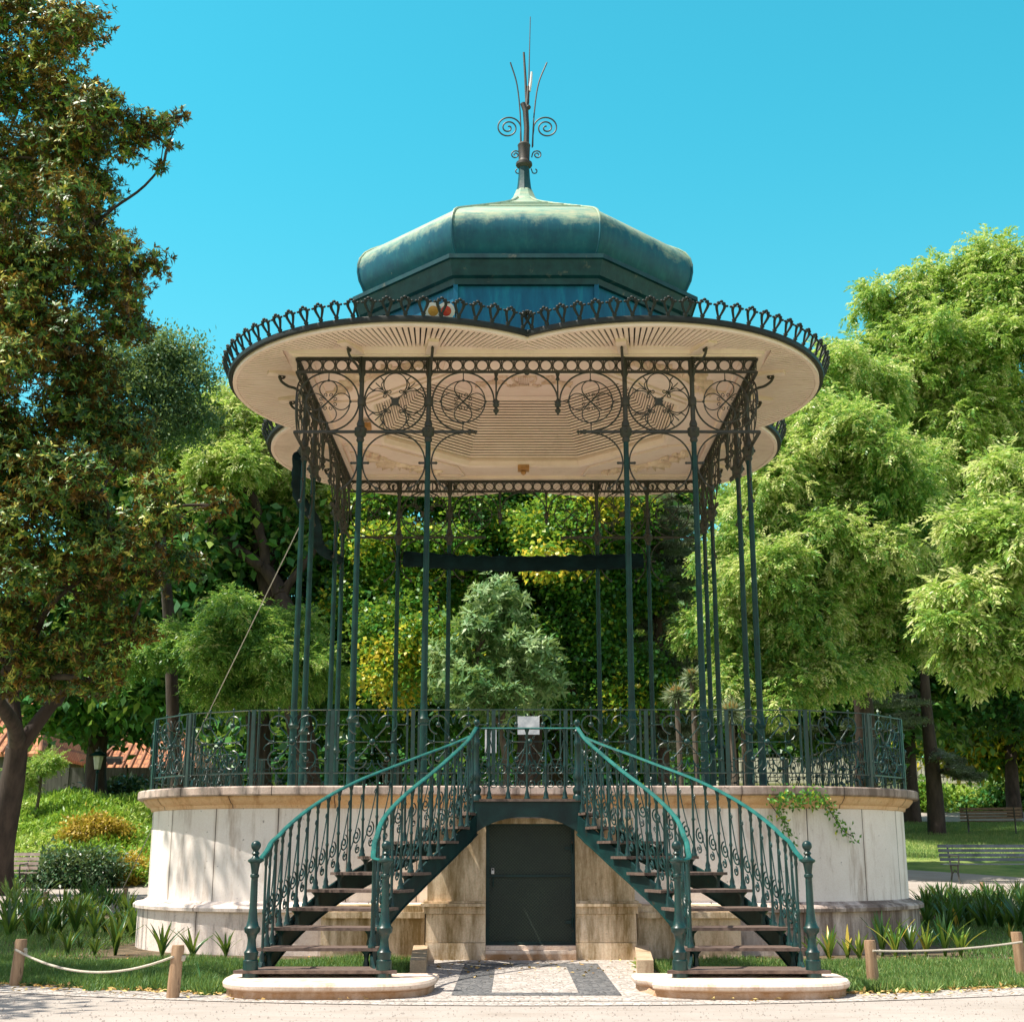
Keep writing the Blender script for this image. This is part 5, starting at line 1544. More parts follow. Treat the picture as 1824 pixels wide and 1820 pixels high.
# low feathery growth below it
Y = 10.5
lm = [P_(430,1120,60,Y,.8,0), P_(370,1160,50,Y,.7,0), P_(480,1180,60,Y,.8,.5), P_(300,1150,50,Y,.6,1), P_(240,1180,45,Y,.5,1), P_(560,1200,60,Y,.8,1.5), P_(420,1220,60,Y,.6,1), P_(520,1110,45,Y,.7,1)]
tree('mimosa_tree', 'low feathery mid green tree behind the left railing', (inv(470,1400,12)[0], 12.0), (inv(450,1260,12)[0], 11.5, inv(450,1260,12)[1]), lm, L['lime2'], 3400, 'pinnate', 0.11, r0=0.14, bark='bark_dark', spread=0.4, wr=0.32, shell=0.4, droop=0.4, tb=0.36, tv=0.3)

# broad tree framed by the bandstand, yellowing in places
Y = 17.0
lm = [P_(700,900,70,Y,1,0,.06), P_(770,880,70,Y,1,1), P_(700,1000,70,Y,1,-1,.18), P_(840,930,80,Y,1,0,-.05), P_(930,900,80,Y,1,1,-.12), P_(1000,960,80,Y,1,-1,.05), P_(1085,940,70,Y,1,0,-.1), P_(790,1030,80,Y,1,-1,.0),
      P_(900,1020,80,Y,1,0,-.15), P_(1010,1060,80,Y,1,0,-.05), P_(1100,1040,70,Y,1,0,0), P_(700,1120,60,Y,1,-2,.0), P_(760,1150,55,Y,1,-3,.24), P_(700,1210,55,Y,1,-3,.28), P_(980,1150,80,Y,1,0,-.2), P_(1080,1150,80,Y,1,0,-.15),
      P_(1140,1220,60,Y,1,-1,-.1), P_(1050,1240,70,Y,.8,0,-.2), P_(640,980,60,Y,1,1,.1), P_(650,1080,55,Y,1,0,-.1), P_(850,830,70,Y,.8,1,-.1), P_(980,850,70,Y,.8,1,-.1), P_(1085,890,34,Y,1,-2,.34), P_(975,995,24,Y,1,-3.4,.34), P_(1060,800,60,Y,1,1), P_(760,800,60,Y,1,1)]
tree('tulip_tree', 'broad dense tree with yellowing patches framed between the bandstand columns', (inv(950,1400,18)[0], 18.0), (inv(940,1200,18)[0], 18.0, inv(940,1200,18)[1]), lm, L['maple'], 10500, 'broad', 0.15, sk=(11,0.38), r0=0.4, bark='bark_dark', spread=0.28, wr=0.7, per=22, shell=0.3, droop=0.35, tb=0.42, tv=0.2, twigs=30)
# grey green shrub tree before it
Y = 11.0
lm = [P_(880,1100,55,Y,1,0), P_(850,1160,65,Y,1,0), P_(930,1160,55,Y,1,0), P_(850,1225,70,Y,.8,0), P_(940,1235,60,Y,.8,0), P_(910,1080,35,Y,1,0)]
tree('laurel_tree', 'small pale grey green tree with drooping leaves seen straight behind the notice', (inv(890,1400,11)[0], 11.2), (inv(890,1290,11)[0], 11.2, inv(890,1290,11)[1]), lm, L['grey'], 1500, 'rosette', 0.22, r0=0.09, shell=0.3, wr=0.3, per=10, tb=0.5, tv=0.22)

# cedar at the right of the opening and its boughs by the right end
def cedar(name, label, base, boughs, r0, top):
    bx, by = base; bz = terr(bx, by)
    t_ = tag(empty(name, (0,0,0)), label, 'cedar')
    m = MB(); limb(m, (bx,by,bz-0.2), top, r0, r0*0.45, 0.02, 8, 5)
    pos = []; dd = []
    for (x, y, z, L_, ang, dz) in boughs:
        dx, dy = math.cos(ang), math.sin(ang)
        s0 = Vector((x, y, z)); e0 = Vector((x+dx*L_, y+dy*L_, z+dz))
        m.tube([s0, s0.lerp(e0,0.5)+Vector((0,0,0.12)), e0], [0.07,0.045,0.012], 6)
        n_ = int(900*L_)
        t = rng.random(n_)**0.8; wv = (0.5*L_*0.42)*(1-t*0.75)
        u = rng.normal(size=n_)*0.5
        px_ = x+dx*L_*t - dy*wv*u; py_ = y+dy*L_*t + dx*wv*u; pz = z+dz*t + 0.1 + rng.normal(size=n_)*0.05 - 0.12*np.abs(u)
        pos.append(np.stack([px_,py_,pz],1)); q = np.stack([dx*0.7-dy*np.sign(u)*0.7, dy*0.7+dx*np.sign(u)*0.7, np.full(n_,0.25)],1); dd.append(q + rng.normal(size=(n_,3))*0.35)
    pos = np.concatenate(pos); dd = np.concatenate(dd); n_ = len(pos)
    leaf_mesh('crown', L['cedar'], pos, dd, np.array([0,0,1.0])+rng.normal(size=(n_,3))*0.6, 0.16, 0.022, 0.5+rng.normal(size=n_)*0.25, parent=t_)
    m.build('trunk', M['bark_dark'], t_, True, 80)
    return t_
cb = []
x0, z0 = inv(1175, 1330, 17.5)
rb_ = random.Random(4)
for i in range(26):
    _, zz = inv(1175, 1330 - i*17.5, 17.5)
    for q in range(3):
        cb.append((x0, 17.5, zz, 1.0+0.8*rb_.random(), rb_.uniform(0,6.28), rb_.uniform(-0.35,0.15)))
cedar('cedar_tree', 'blue grey cedar rising between the right hand columns', (x0, 17.5), cb, 0.2, (x0+0.1, 17.5, inv(1175,840,17.5)[1]))
cb = []
x0, z0 = inv(1666, 1450, 27.0); 
for (px, py, L_, a) in ((1600,1345,3.2,3.1),(1640,1300,4.2,3.2),(1640,1268,5.5,3.0),(1560,1290,3.0,3.3),(1500,1255,3.0,3.0),(1420,1240,2.6,3.2),(1660,1340,2.2,0.1),(1680,1385,2.0,-0.2),(1620,1230,3.5,3.3),(1350,1260,2.4,3.0),(1460,1300,2.5,2.9),(1540,1340,2.0,3.1),(1700,1372,1.6,0.2),(1600,1385,2.0,3.4),(1400,1290,2.0,3.3),(1300,1240,1.8,3.1)):
    x, z = inv(px, py, 26.5)
    for q in range(3): cb.append((x, 26.5+rb_.uniform(-1,1), z+rb_.uniform(-0.3,0.3), L_*rb_.uniform(.5,.8), a+rb_.uniform(-0.9,0.9), rb_.uniform(-0.4,0.1)))
cedar('cedar_tree', 'cedar with long grey green boughs reaching left behind the right railing, thick dark trunk', (x0, 27.0), cb, 0.34, (x0, 27.0, inv(1666,1180,27)[1]))

# big feathery trees on the right
Y = 13.0
lm = [P_(1480,720,90,Y,.9,2), P_(1400,800,80,Y,.8,0), P_(1330,880,55,Y,.9,1), P_(1530,820,110,Y,.8,0), P_(1440,900,100,Y,.9,-1), P_(1330,970,70,Y,.9,0), P_(1540,950,110,Y,.9,0), P_(1290,1040,55,Y,.9,1), P_(1400,1040,90,Y,.9,-1), P_(1500,1080,90,Y,.8,0),
      P_(1330,1120,70,Y,.9,0), P_(1430,1150,80,Y,.8,0), P_(1350,1190,60,Y,.8,0), P_(1620,900,90,Y,1,2), P_(1600,1060,80,Y,.8,1),P_(1250,1130,40,Y,.9,2), P_(1500,1190,55,Y,.6,0), P_(1300,1215,45,Y,.8,-1), P_(1385,1235,45,Y,.8,-1), P_(1460,1215,45,Y,.8,-1), P_(1600,980,90,Y,1,1), P_(1450,790,70,Y,1,1), P_(1560,880,80,Y,1,1), P_(1550,700,50,Y,1,3), P_(1560,1170,60,Y,.8,1), P_(1640,1130,60,Y,.8,1)]
tree('locust_tree', 'big bright feathery tree leaning towards the bandstand from the right', (inv(1560,1440,19)[0], 19.0), (inv(1530,1200,17)[0], 17.0, inv(1530,1200,17)[1]), lm, L['lime2'], 14000, 'pinnate', 0.125, r0=0.34, bark='bark_dark', spread=0.42, wr=0.36, shell=0.36, droop=0.4, tb=0.66, tv=0.34)
Y = 24.0
lm = [P_(1780,520,75,Y,1,0), P_(1700,540,75,Y,.9,1), P_(1620,520,45,Y,.8,0), P_(1570,540,40,Y,.7,0), P_(1560,620,60,Y,.8,0), P_(1640,620,80,Y,.9,-1), P_(1740,640,100,Y,1,0), P_(1830,600,100,Y,1,1), P_(1510,660,45,Y,.7,0), P_(1600,710,80,Y,.8,0), P_(1700,760,90,Y,.9,0), P_(1810,760,90,Y,1,0),
      P_(1900,800,120,Y,1,0), P_(1670,690,80,Y,1,1), P_(1760,560,70,Y,1,1), P_(1620,570,60,Y,1,1), P_(1560,690,60,Y,1,1), P_(1590,800,80,Y,1,1), P_(1480,830,80,Y,1,1), P_(1400,920,80,Y,1,-1), P_(1500,960,80,Y,1,-2), P_(1700,870,90,Y,.9,2), P_(1650,960,80,Y,.9,2), P_(1880,560,90,Y,1,0)]
tree('locust_tree', 'tallest feathery tree in the right corner, its crown domed against the sky', (inv(1930,1440,26)[0], 26.0), (inv(1860,1000,24)[0], 25.0, inv(1860,1000,24)[1]), lm, L['lime'], 12000, 'pinnate', 0.17, r0=0.45, bark='bark_dark', spread=0.55, wr=0.36, shell=0.36, droop=0.4, tb=0.58, tv=0.34)
Y = 4.5
lm = [P_(1800,880,70,Y,.8,1), P_(1740,960,70,Y,.6,0), P_(1820,980,80,Y,.7,0), P_(1720,1050,70,Y,.5,0), P_(1800,1080,80,Y,.6,0), P_(1690,1110,45,Y,.5,-.5), P_(1750,1160,55,Y,.5,0), P_(1840,1170,70,Y,.6,0), P_(1900,1000,120,Y,1,1), P_(1730,1195,22,Y,.9,0), P_(1790,1130,60,Y,.5,0)]
tree('walnut_tree', 'near bough with large yellow green leaflets hanging in from the right edge', (14.5, 7.0), (inv(2000,1000,6)[0], 6.0, inv(2000,1000,6)[1]), lm, L['lime'], 2600, 'pinnate', 0.15, r0=0.25, bark='bark_dark', spread=0.42, wr=0.34, shell=0.36, droop=0.45, tb=0.58, tv=0.32)
# dark trees behind everything
back = [((470,1180,19),[(225,880,70),(230,960,60),(380,960,90),(470,990,80),(310,1000,80),(300,1100,110),(420,1180,110),(520,1100,100),(620,1180,90),(380,1040,70),(260,1190,70),(330,1250,80),(560,1000,80)],'dark leafy tree behind the light feathery tree on the left',0),
        ((180,1250,24),[(120,1190,85),(190,1200,80),(60,1180,75),(250,1160,90),(150,1080,110),(140,1250,45),(150,1290,32),(70,1268,28),(255,1290,22)],'dark spreading tree over the tiled houses',0),
        ((700,1250,26),[(620,1200,110),(740,1240,100),(860,1200,110),(680,1060,110),(820,1080,110)],'dark tree deep behind the yellow patches',0),
        ((1000,1250,27),[(960,1240,110),(1080,1220,110),(1180,1150,110),(1040,1080,110),(1160,1260,100),(1200,1050,90),(1190,940,70),(1150,860,60),(1230,900,60)],'dark tree deep behind the middle of the bandstand',0),
        ((1300,1250,30),[(1260,1230,100),(1360,1240,100),(1460,1230,110),(1320,1120,110),(1440,1120,110)],'dark tree filling the gap behind the cedar boughs',0),
        ((1620,1240,33),[(1560,1180,110),(1650,1210,90),(1740,1200,110),(1830,1220,100),(1620,1100,110),(1750,1080,110),(1700,1290,40),(1600,1290,40)],'dark tree behind the near bough on the right',0)]
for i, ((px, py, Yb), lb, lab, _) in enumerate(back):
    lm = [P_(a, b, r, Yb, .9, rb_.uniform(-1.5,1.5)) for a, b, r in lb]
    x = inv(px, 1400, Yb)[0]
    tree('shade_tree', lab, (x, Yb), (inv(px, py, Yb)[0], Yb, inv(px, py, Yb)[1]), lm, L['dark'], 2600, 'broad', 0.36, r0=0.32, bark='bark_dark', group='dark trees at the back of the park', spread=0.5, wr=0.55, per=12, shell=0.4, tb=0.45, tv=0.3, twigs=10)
# yellow green lit tree far right, slim dark trunk
Yb = 38.0
lm = [P_(1720,1320,55,Yb,.8,0), P_(1790,1300,60,Yb,.8,0), P_(1660,1300,40,Yb,.7,0), P_(1840,1330,60,Yb,.8,0), P_(1750,1350,30,Yb,.6,0)]
x = inv(1808,1440,36)[0]
tree('maple_tree', 'sunlit yellow green tree with a slim dark leaning trunk over the right bench', (x, 36.0), (inv(1800,1300,37)[0], 37.0, inv(1800,1300,37)[1]), lm, L['maple'], 1500, 'broad', 0.3, r0=0.28, bark='bark_dark', spread=0.4, wr=0.6, per=12, tb=0.68, tv=0.2, twigs=8)
# distant planting: a far mass closing the horizon
lm = []
for i in range(26):
    x = -70 + 5.6*i; lm.append((x, 62+rb_.uniform(-4,6), 6+rb_.uniform(-1,2), 5.0, 3.0, 5.5+rb_.uniform(0,2)))
fo, _, _ = foliage('distant_wood', L['dark'], lm, 16000, 'broad', 0.7, None, per=10, spread=0.9, wr=0.6, tb=0.4, tv=0.25)
tag(fo, 'distant wood closing the park behind the trees', 'wood', kind='stuff')
# tree standing left of the frame: it throws the dappled shade over the front left lawn
lm = [(-8.6+rb_.uniform(-2.6,1.6), -10.3+rb_.uniform(-2.2,1.6), 7.0+rb_.uniform(-1.5,1.8), 0.75, 0.75, 0.5) for i in range(11)] + [(-11.8+rb_.uniform(-1.8,1.5), -6.6+rb_.uniform(-2.2,2.0), 7.0+rb_.uniform(-1.2,1.2), 1.0, 1.0, 0.7) for i in range(11)] + [(-9.0,-6.0,10.6,0.32,0.35,0.2),(-8.2,-6.3,9.6,0.3,0.25,0.15)] + [(-12.6+rb_.uniform(-1.9,1.9), -0.5+rb_.uniform(-3.5,4.0), 7.2+rb_.uniform(-1.2,1.2), 1.15, 1.15, 0.7) for i in range(14)]
tree('plane_tree', 'tree just outside the left edge whose dappled shade falls on the front lawn', (-11.0, -9.5), (-10.6,-9.3,4.5), lm, L['dark'], 2100, 'broad', 0.2, sk=0, r0=0.28, spread=0.3, wr=0.55, per=12, shell=0.4, tb=0.4)

# sapling on the left bed
Yb = 19.0
x, z = inv(62, 1445, Yb); lm = [P_(50,1375,22,Yb,.5,0), P_(85,1362,20,Yb,.5,0), P_(45,1395,20,Yb,.5,0,.1), P_(100,1350,12,Yb,.7,0), P_(78,1350,10,Yb,.9,0), P_(28,1372,12,Yb,.6,0)]
tree('sapling', 'young sapling with bright feathery leaves and a bare stem on the left bed', (x, Yb), (x+0.1, Yb, inv(62,1392,Yb)[1]), lm, L['lime'], 240, 'pinnate', 0.085, sk=0, r0=0.05, spread=0.3, wr=0.3, shell=0.5, tb=0.55)

# shrubs
def shrub(name, label, lobes, mat, nc, size, **kw):
    kw.setdefault('spread', 0.14); kw.setdefault('per', 12); kw.setdefault('wr', 0.5); kw.setdefault('shell', 0.25)
    t_ = tag(empty(name, (0,0,0)), label, 'shrub')
    fo, c, dr = foliage('foliage', L[mat], lobes, nc, 'broad', size, None, **kw); fo.parent = t_
    m = MB(); l0 = lobes[0]; b_ = Vector((l0[0], l0[1], terr(l0[0], l0[1])-0.05))
    for i in range(0, len(c), max(1, len(c)//14)): m.tube([b_, b_.lerp(Vector(c[i]),0.6)+Vector((0,0,0.05)), Vector(c[i])], [0.03,0.02,0.008], 5)
    m.build('stem', M['bark_dark'], t_, True, 80)
    return t_
Yb = 16.5; lm = [P_(165,1482,45,Yb,.55,0), P_(200,1490,35,Yb,.6,0), P_(130,1496,22,Yb,.6,0)]
shrub('rounded_shrub', 'rounded yellow ochre shrub in the middle of the left ground cover', lm, L and 'yellow', 700, 0.11)
Yb = 12.3; lm = [P_(105,1550,52,Yb,.6,0), P_(165,1550,55,Yb,.6,0), P_(60,1562,20,Yb,.7,0), P_(135,1560,55,Yb,.4,0)]
shrub('variegated_shrub', 'low dark shrub with pale edged leaves at the edge of the left path', lm, 'ivy', 1000, 0.11)
Yb = 25.5; lm = [P_(200,1425,40,Yb,.6,0), P_(235,1425,35,Yb,.7,0), P_(165,1440,25,Yb,.5,0), P_(110,1440,25,Yb,.4,0)]
shrub('ivy_bush', 'dark glossy ivy bush at the foot of the lamp before the house', lm, 'ivy', 800, 0.2, spread=0.25)
Yb = 20; lm = [P_(5,1430,18,Yb,.9,0), P_(-5,1450,20,Yb,.9,0)]
shrub('flowering_bush', 'pale leaved bush touching the left edge by the big trunk', lm, 'grey', 200, 0.11)
Yb = 13.0; lm = [P_(232,1545,20,Yb,.9,0), P_(222,1562,22,Yb,.6,0)]
shrub('dry_bush', 'dry yellow bush between the dark shrub and the platform', lm, 'yellow', 300, 0.1, tb=0.8)
Yb = 40.5; lm = [P_(1640,1432,22,Yb,.9,0), P_(1655,1440,20,Yb,.8,0), P_(1645,1410,16,Yb,1,0,-.3)]
shrub('bright_bush', 'bright green bush at the foot of the thick cedar trunk', lm, 'cover', 420, 0.22, spread=0.3, tb=0.35)
Yb = 42.5; lm = [P_(1700,1432,30,Yb,.5,0), P_(1740,1436,30,Yb,.5,0), P_(1685,1425,20,Yb,.5,0)]
shrub('hedge', 'yellow green hedge along the foot of the boundary wall', lm, 'cover', 500, 0.24, spread=0.3, tb=0.6)
lm = [P_(1790,1425,40,Yb,.9,-1), P_(1750,1445,30,Yb,.5,-1), P_(1830,1420,40,Yb,1,-1), P_(1700,1447,30,Yb,.3,-.5)]
shrub('hedge', 'dark hedge behind the far bench', lm, 'dark', 700, 0.26, spread=0.3)
lm = [P_(1800,1380,30,Yb,1,-1), P_(1835,1390,30,Yb,1,-1)]
shrub('oleander', 'pale green oleander at the right edge over the dark hedge', lm, 'grey', 260, 0.3, spread=0.3)
# bright ground cover on the left bank
def cover(name, lab, pts, mat, size, h, mode=0, tint=0.5):
    n = len(pts)
    z = np.array([terr(x, y) for x, y in pts])
    mound = 0.10*np.sin(pts[:,0]*2.3+pts[:,1])+0.08*np.sin(pts[:,0]*5.1-pts[:,1]*3)
    pos = np.stack([pts[:,0], pts[:,1], z + 0.05 + h*rng.random(n)**0.6 + mound], 1)
    d = rng.normal(size=(n,3))*0.8 + np.array([0,-0.1,0.7])
    o = leaf_mesh(name, mat, pos, d, np.array([0,-0.2,1.0])+rng.normal(size=(n,3))*0.5, size*(0.6+0.8*rng.random(n)), size*0.35, tint+0.22*np.sin(pts[:,0]*1.3)*np.sin(pts[:,1]*0.9)+rng.normal(size=n)*0.2)
    return tag(o, lab, 'ground cover', kind='stuff')
N = 90000
pts = np.stack([rng.uniform(-26,-6.0,N), rng.uniform(12.4,24.5,N)], 1)
cover('ground_cover', 'bright leafy ground cover on the left bank', pts, L['cover'], 0.17, 0.32)
# grass in the bed
def grass(pts, h, tb, lab):
    n = len(pts); z = np.array([terr(x, y) for x, y in pts])
    pos = np.stack([pts[:,0], pts[:,1], z], 1)
    d = np.array([0,0,1.0]) + rng.normal(size=(n,3))*np.array([0.55,0.55,0.1])
    tu = 0.5+0.5*np.sin(pts[:,0]*3.1+1)*np.sin(pts[:,1]*2.7)
    o = leaf_mesh('grass', L['grass'], pos, d, rng.normal(size=(n,3))+np.array([0,-0.6,0.2]), h*(0.5+rng.random(n))*(0.6+0.7*tu), 0.011, tb+rng.normal(size=n)*0.2, mid=0.4, fold=0.05)
    return tag(o, lab, 'grass', kind='stuff')
def bed_pts(n, x0, x1, y0, y1, rmax=10.2):
    p = np.stack([rng.uniform(x0,x1,n), rng.uniform(y0,y1,n)], 1)
    r = np.hypot(p[:,0], p[:,1]); rm = rmax + 0.12*np.sin(p[:,0]*6)+0.07*np.sin(p[:,0]*17)
    ok = (r < rm) & ~((np.abs(p[:,0]) < 1.3)) & ~((np.abs(p[:,0])<5.35)&(p[:,1]>-5.35))
    ok &= ~((np.abs(np.abs(p[:,0])-1.81)<0.93)&(p[:,1]<-9.3)) & ~((np.abs(p[:,0])<2.5)&(p[:,1]>-5.85))
    return p[ok]
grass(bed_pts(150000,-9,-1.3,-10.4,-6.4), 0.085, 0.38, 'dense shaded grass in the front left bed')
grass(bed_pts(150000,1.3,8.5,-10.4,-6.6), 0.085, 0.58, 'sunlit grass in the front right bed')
grass(bed_pts(30000,-12,-5,-6.4,3), 0.09, 0.35, 'rough grass beside the left platform wall')
grass(bed_pts(30000,5,12,-6.6,3), 0.09, 0.35, 'rough grass beside the right platform wall')
N = 90000; pts = np.stack([rng.uniform(9,30,N), rng.uniform(17,33,N)], 1)
pts = pts[np.hypot(pts[:,0], pts[:,1]) > 17.6]
grass(pts, 0.11, 0.62, 'mown grass of the lawn behind the bandstand on the right')
# leaf litter
n = 1700; a = rng.uniform(-0.9,0.9,n); r = 10.15+np.abs(rng.normal(size=n))*0.22
pos = np.stack([r*np.sin(a), -r*np.cos(a), np.full(n,0.03)],1); pos = pos[np.abs(pos[:,0])>1.3]; n = len(pos)
extra = np.stack([rng.uniform(-9,9,900), rng.uniform(-8.5,-5.6,900), np.full(900,0.03)],1); pos = np.concatenate([pos, extra]); n = len(pos)
o = leaf_mesh('leaf_litter', L['litter'], pos, rng.normal(size=(n,3))*np.array([1,1,0.15]), np.array([0,0,1.0])+rng.normal(size=(n,3))*0.3, 0.055, 0.03, rng.random(n)); tag(o, 'dry leaves scattered along the lawn edge', 'leaf litter', kind='stuff')

# grit and small stones on the path
n = 2600; a = rng.uniform(-0.55,0.55,n); r = rng.uniform(10.3,12.6,n)
g_ = MB()
for i in range(n):
    x, y, q = r[i]*math.sin(a[i]), -r[i]*math.cos(a[i]), 0.003+0.006*rng.random()**3
    g_.add([(x-q,y-q,0.008),(x+q,y-q*0.7,0.008),(x+q*0.8,y+q,0.008),(x-q,y+q*0.8,0.008),(x,y,0.012+q)], [(0,1,4),(1,2,4),(2,3,4),(3,0,4)])
tag(g_.build('gravel', M['path']), 'loose grit scattered over the sandy path', 'gravel', kind='stuff')
# strap leaved plants
def strap_mesh(seed, n=16, ln=0.5, wd=0.045, yel=0.0):
    r_ = np.random.default_rng(seed); V = []; F = []; T = []
    for i in range(n):
        a = r_.uniform(0, 6.28); lean = r_.uniform(0.12, 0.75); L_ = ln*r_.uniform(0.6,1.1); tw = r_.uniform(-0.5,0.5); t_ = np.clip(r_.normal(0.3+yel*1.3,0.22),0,1)  # low tint base puts the shade of the clumps into the leaf colour
        o = len(V); dx, dy = math.cos(a), math.sin(a); sx, sy = -math.sin(a+tw), math.cos(a+tw)
        m_ = 6
        for k in range(m_+1):
            t = k/m_; rad = lean*L_*(t**1.6); z = L_*(t*(1-0.25*lean*t)) ; w_ = wd*(1-t**3.2)*0.5*(0.6+0.4*min(1,t*3)) + 0.001
            V += [(dx*rad-sx*w_, dy*rad-sy*w_, z+0.0),(dx*rad, dy*rad, z-0.006),(dx*rad+sx*w_, dy*rad+sy*w_, z)]
        for k in range(m_):
            F += [(o+k*3,o+k*3+1,o+k*3+4,o+k*3+3),(o+k*3+1,o+k*3+2,o+k*3+5,o+k*3+4)]; T += [t_, t_]
    me = bpy.data.meshes.new('strap_leaves'); me.from_pydata(V, [], F); me.materials.append(L['strap'])
    at = me.attributes.new('tint','FLOAT','FACE'); at.data.foreach_set('value', T)
    me.polygons.foreach_set('use_smooth', [True]*len(F))
    return me
SM = [strap_mesh(s, 15, 0.46) for s in range(5)]; SY = [strap_mesh(20+s, 15, 0.42, 0.045, 0.3) for s in range(4)]
def strap(px, py, me, s, lab, grp, Yf=None):
    x, y, z = gp(px, py)
    o = link('strap_leaved_plant', me, None, (x, y, z), random.uniform(0,6)); o.scale = (s,s,s*random.uniform(.9,1.1))
    tag(o, lab, 'plant', grp)
labs = ['lone dark strap leaved plant nearest the outer left newel','dark strap leaved plant second from the outer left newel','dark strap leaved plant third from the left newel, before the platform corner','lit strap leaved plant with an arching pale leaf by the left platform corner']
for i, (px, py, s) in enumerate(((402,1707,0.8),(342,1709,0.95),(288,1708,1.0),(205,1702,1.25))):
    strap(px, py, SM[i], s, labs[i], 'strap leaved plants left of the stairs')
r_ = random.Random(11)
for i in range(66):
    px = r_.uniform(5, 236); py = r_.uniform(1606, 1676) 
    strap(px, py, SM[i%5], r_.uniform(0.95,1.35), 'dark strap leaved plant in the shaded clump by the left path', 'dark strap leaved plants by the left path')
for i in range(5):
    strap(r_.uniform(60,180), r_.uniform(1690,1712), SM[i%5], r_.uniform(0.5,0.8), 'small strap leaved plant in the shade of the front left bed', 'small strap leaved plants in the front left bed')
for i, px in enumerate((1448,1478,1510,1532)):
    strap(px, 1709+(i%2)*4, SY[i%4], r_.uniform(0.85,1.05), 'yellow streaked strap leaved plant next to the outer right newel', 'strap leaved plants beside the right newel')
for i, px in enumerate((1572,1596,1622,1650,1684,1712)):
    strap(px, 1704+r_.uniform(-3,3), (SY if i%2 else SM)[i%4], r_.uniform(0.9,1.1), 'sunlit strap leaved plant in the row behind the right rope', 'strap leaved plants behind the right rope')
for i in range(72):
    strap(r_.uniform(1646,1836), r_.uniform(1612,1664), SM[i%5], r_.uniform(1.0,1.35), 'dark strap leaved plant in the dense clump right of the platform', 'dark strap leaved plants right of the platform')
strap(1800,1676, SY[1], 0.7, 'pale variegated low plant before the right hand rope post', 'low plant at the right edge')
# dark spiky tuft by the right kerb, weeds
def tuft(px, py, r, n, mat, lab, name='spiky_plant', ln=0.3, wd=0.012, tb=0.3, z0=None, cat='plant', Yp=None):
    if Yp is None: x, y, z = gp(px, py)
    else: (x, z), y = inv(px, py, Yp), Yp
    d = rnd(n); d[:,2] = np.abs(d[:,2])*0.9+0.1
    o = leaf_mesh(name, mat, np.zeros((n,3))+rnd(n)*0.03, d, rng.normal(size=(n,3)), ln*(0.6+0.6*rng.random(n)), wd, tb+rng.normal(size=n)*0.2)
    o.location = (x, y, z); tag(o, lab, cat); return o
tuft(1166,1695,0.3,700,L['dark'],'dark spiky tuft growing inside the right hand kerb', ln=0.26)
tuft(572,1768,0.1,26,L['cover'],'small green weed growing up the front of the left stone step','weed', ln=0.16, wd=0.02, tb=0.4)
tuft(1146,1726,0.1,40,L['cover'],'green weed at the end of the right hand kerb','weed', ln=0.15, wd=0.03, tb=0.4)
tuft(360,1752,0.1,16,L['grey'],'tall thin weed between the left post and the stone step','weed', ln=0.22, wd=0.012)
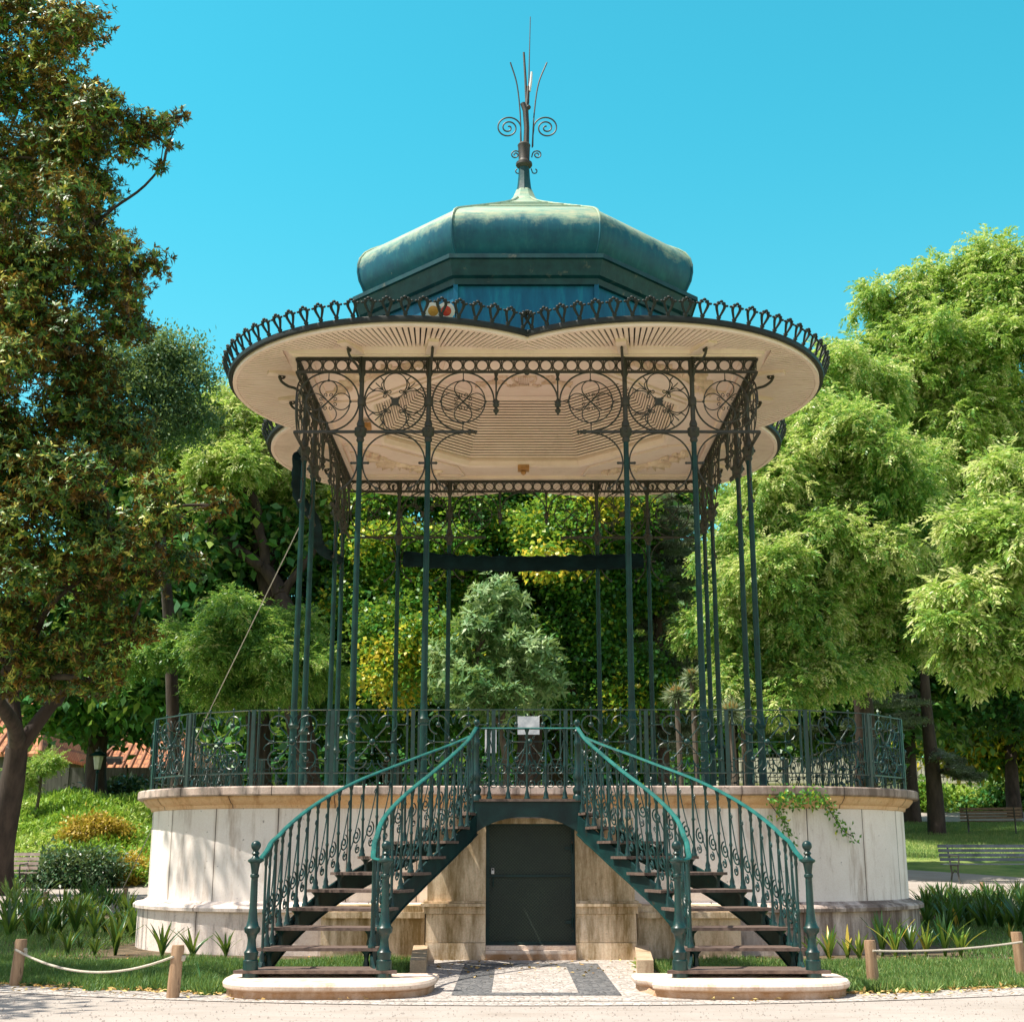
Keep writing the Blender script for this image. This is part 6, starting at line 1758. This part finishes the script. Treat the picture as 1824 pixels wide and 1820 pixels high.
# yuccas with ochre heads behind the railing
for i, (px, py, Yp, s) in enumerate(((1205,1238,10.5,1.0),(1232,1205,12.0,0.8),(1302,1268,10.0,1.1),(1292,1200,12.5,0.8),(1318,1215,13,0.7))):
    x, z = inv(px, py, Yp); g = terr(x, Yp)
    t_ = tag(empty('yucca', (x, Yp, g)), ['spiky yucca with an ochre head just left of the inner right columns','small high yucca head against the dark leaves','large spiky yucca with a pale ochre head seen over the railing','rust coloured yucca head high behind the right columns','small rust coloured yucca head beside the higher one'][i], 'yucca', 'yuccas behind the railing')
    h = z - g
    m = MB(); m.tube([(0,0,0),(0.05,0,h*0.5),(0,0,h)], [0.09,0.07,0.06], 8); m.build('stem', M['bark'], t_, True)
    n = 420; d = rnd(n); d[:,2] = d[:,2]*0.7-0.05
    o = leaf_mesh('leaf_rosette', L['yucca'], np.array([0,0,h])+rnd(n)*0.05, d, rng.normal(size=(n,3)), 0.42*s*(0.6+0.5*rng.random(n)), 0.03, 0.5+rng.normal(size=n)*0.25, parent=t_)
    n = 500; d = rnd(n); d[:,2] = np.abs(d[:,2])
    o = leaf_mesh('flower_head', L['tuft'], np.array([0,0,h+0.08])+rnd(n)*np.array([0.10,0.10,0.06])*s, d, rng.normal(size=(n,3)), 0.13*s, 0.02, rng.random(n), parent=t_)
# vine on the coping
t_ = tag(empty('climbing_vine', (0,0,0)), 'green vine spilling over the right coping with two trailing shoots', 'vine')
m = MB(); lp = []
def wallpt(px, py):
    # march to the platform's rounded front
    th = R_(PITCH); a = (px-912)/FPX; b = (910-py)/FPX
    dy = math.cos(th)-b*math.sin(th); dz = math.sin(th)+b*math.cos(th); t = 10.0
    while t < 30:
        x, y, z = CX+a*t, -CD+dy*t, CH+dz*t
        S = 5.42 if z > 1.86 else (5.34 if z > 1.74 else 5.21); r = S - K
        qx, qy = max(abs(x)-K,0), max(abs(y)-K,0)
        if math.hypot(qx, qy) <= r and (abs(x) <= S and abs(y) <= S): return (x, y-0.02, z)
        t += 0.02
    return None
for P in ([(1372,1432),(1384,1448),(1396,1465),(1403,1482),(1407,1500)],[(1460,1425),(1474,1436),(1482,1450),(1492,1466),(1502,1480),(1520,1490)],[(1370,1424),(1395,1416),(1420,1420),(1445,1412),(1470,1422)]):
    W_ = [wallpt(*p) for p in spline(P, 5)]; W_ = [p for p in W_ if p]
    m.tube(W_, 0.006, 5)
    for p in W_:
        for q in range(4 if P[0][1] > 1425 or len(P) == 6 else 7): lp.append((p[0]+rng.normal()*0.045, p[1]-0.03-abs(rng.normal())*0.03, p[2]+rng.normal()*0.05))
for q in range(110): 
    p = wallpt(rng.uniform(1382,1472), rng.uniform(1414,1440))
    if p: lp.append((p[0], p[1]-0.05*rng.random(), p[2]))
m.build('stem', M['bark'], t_, True)
lp = np.array(lp); n = len(lp)
leaf_mesh('foliage', L['maple'], lp, rng.normal(size=(n,3))*0.7+np.array([0,-0.5,-0.3]), np.array([0,-1,0.3])+rng.normal(size=(n,3))*0.4, 0.06, 0.028, 0.42+rng.normal(size=n)*0.2, parent=t_)
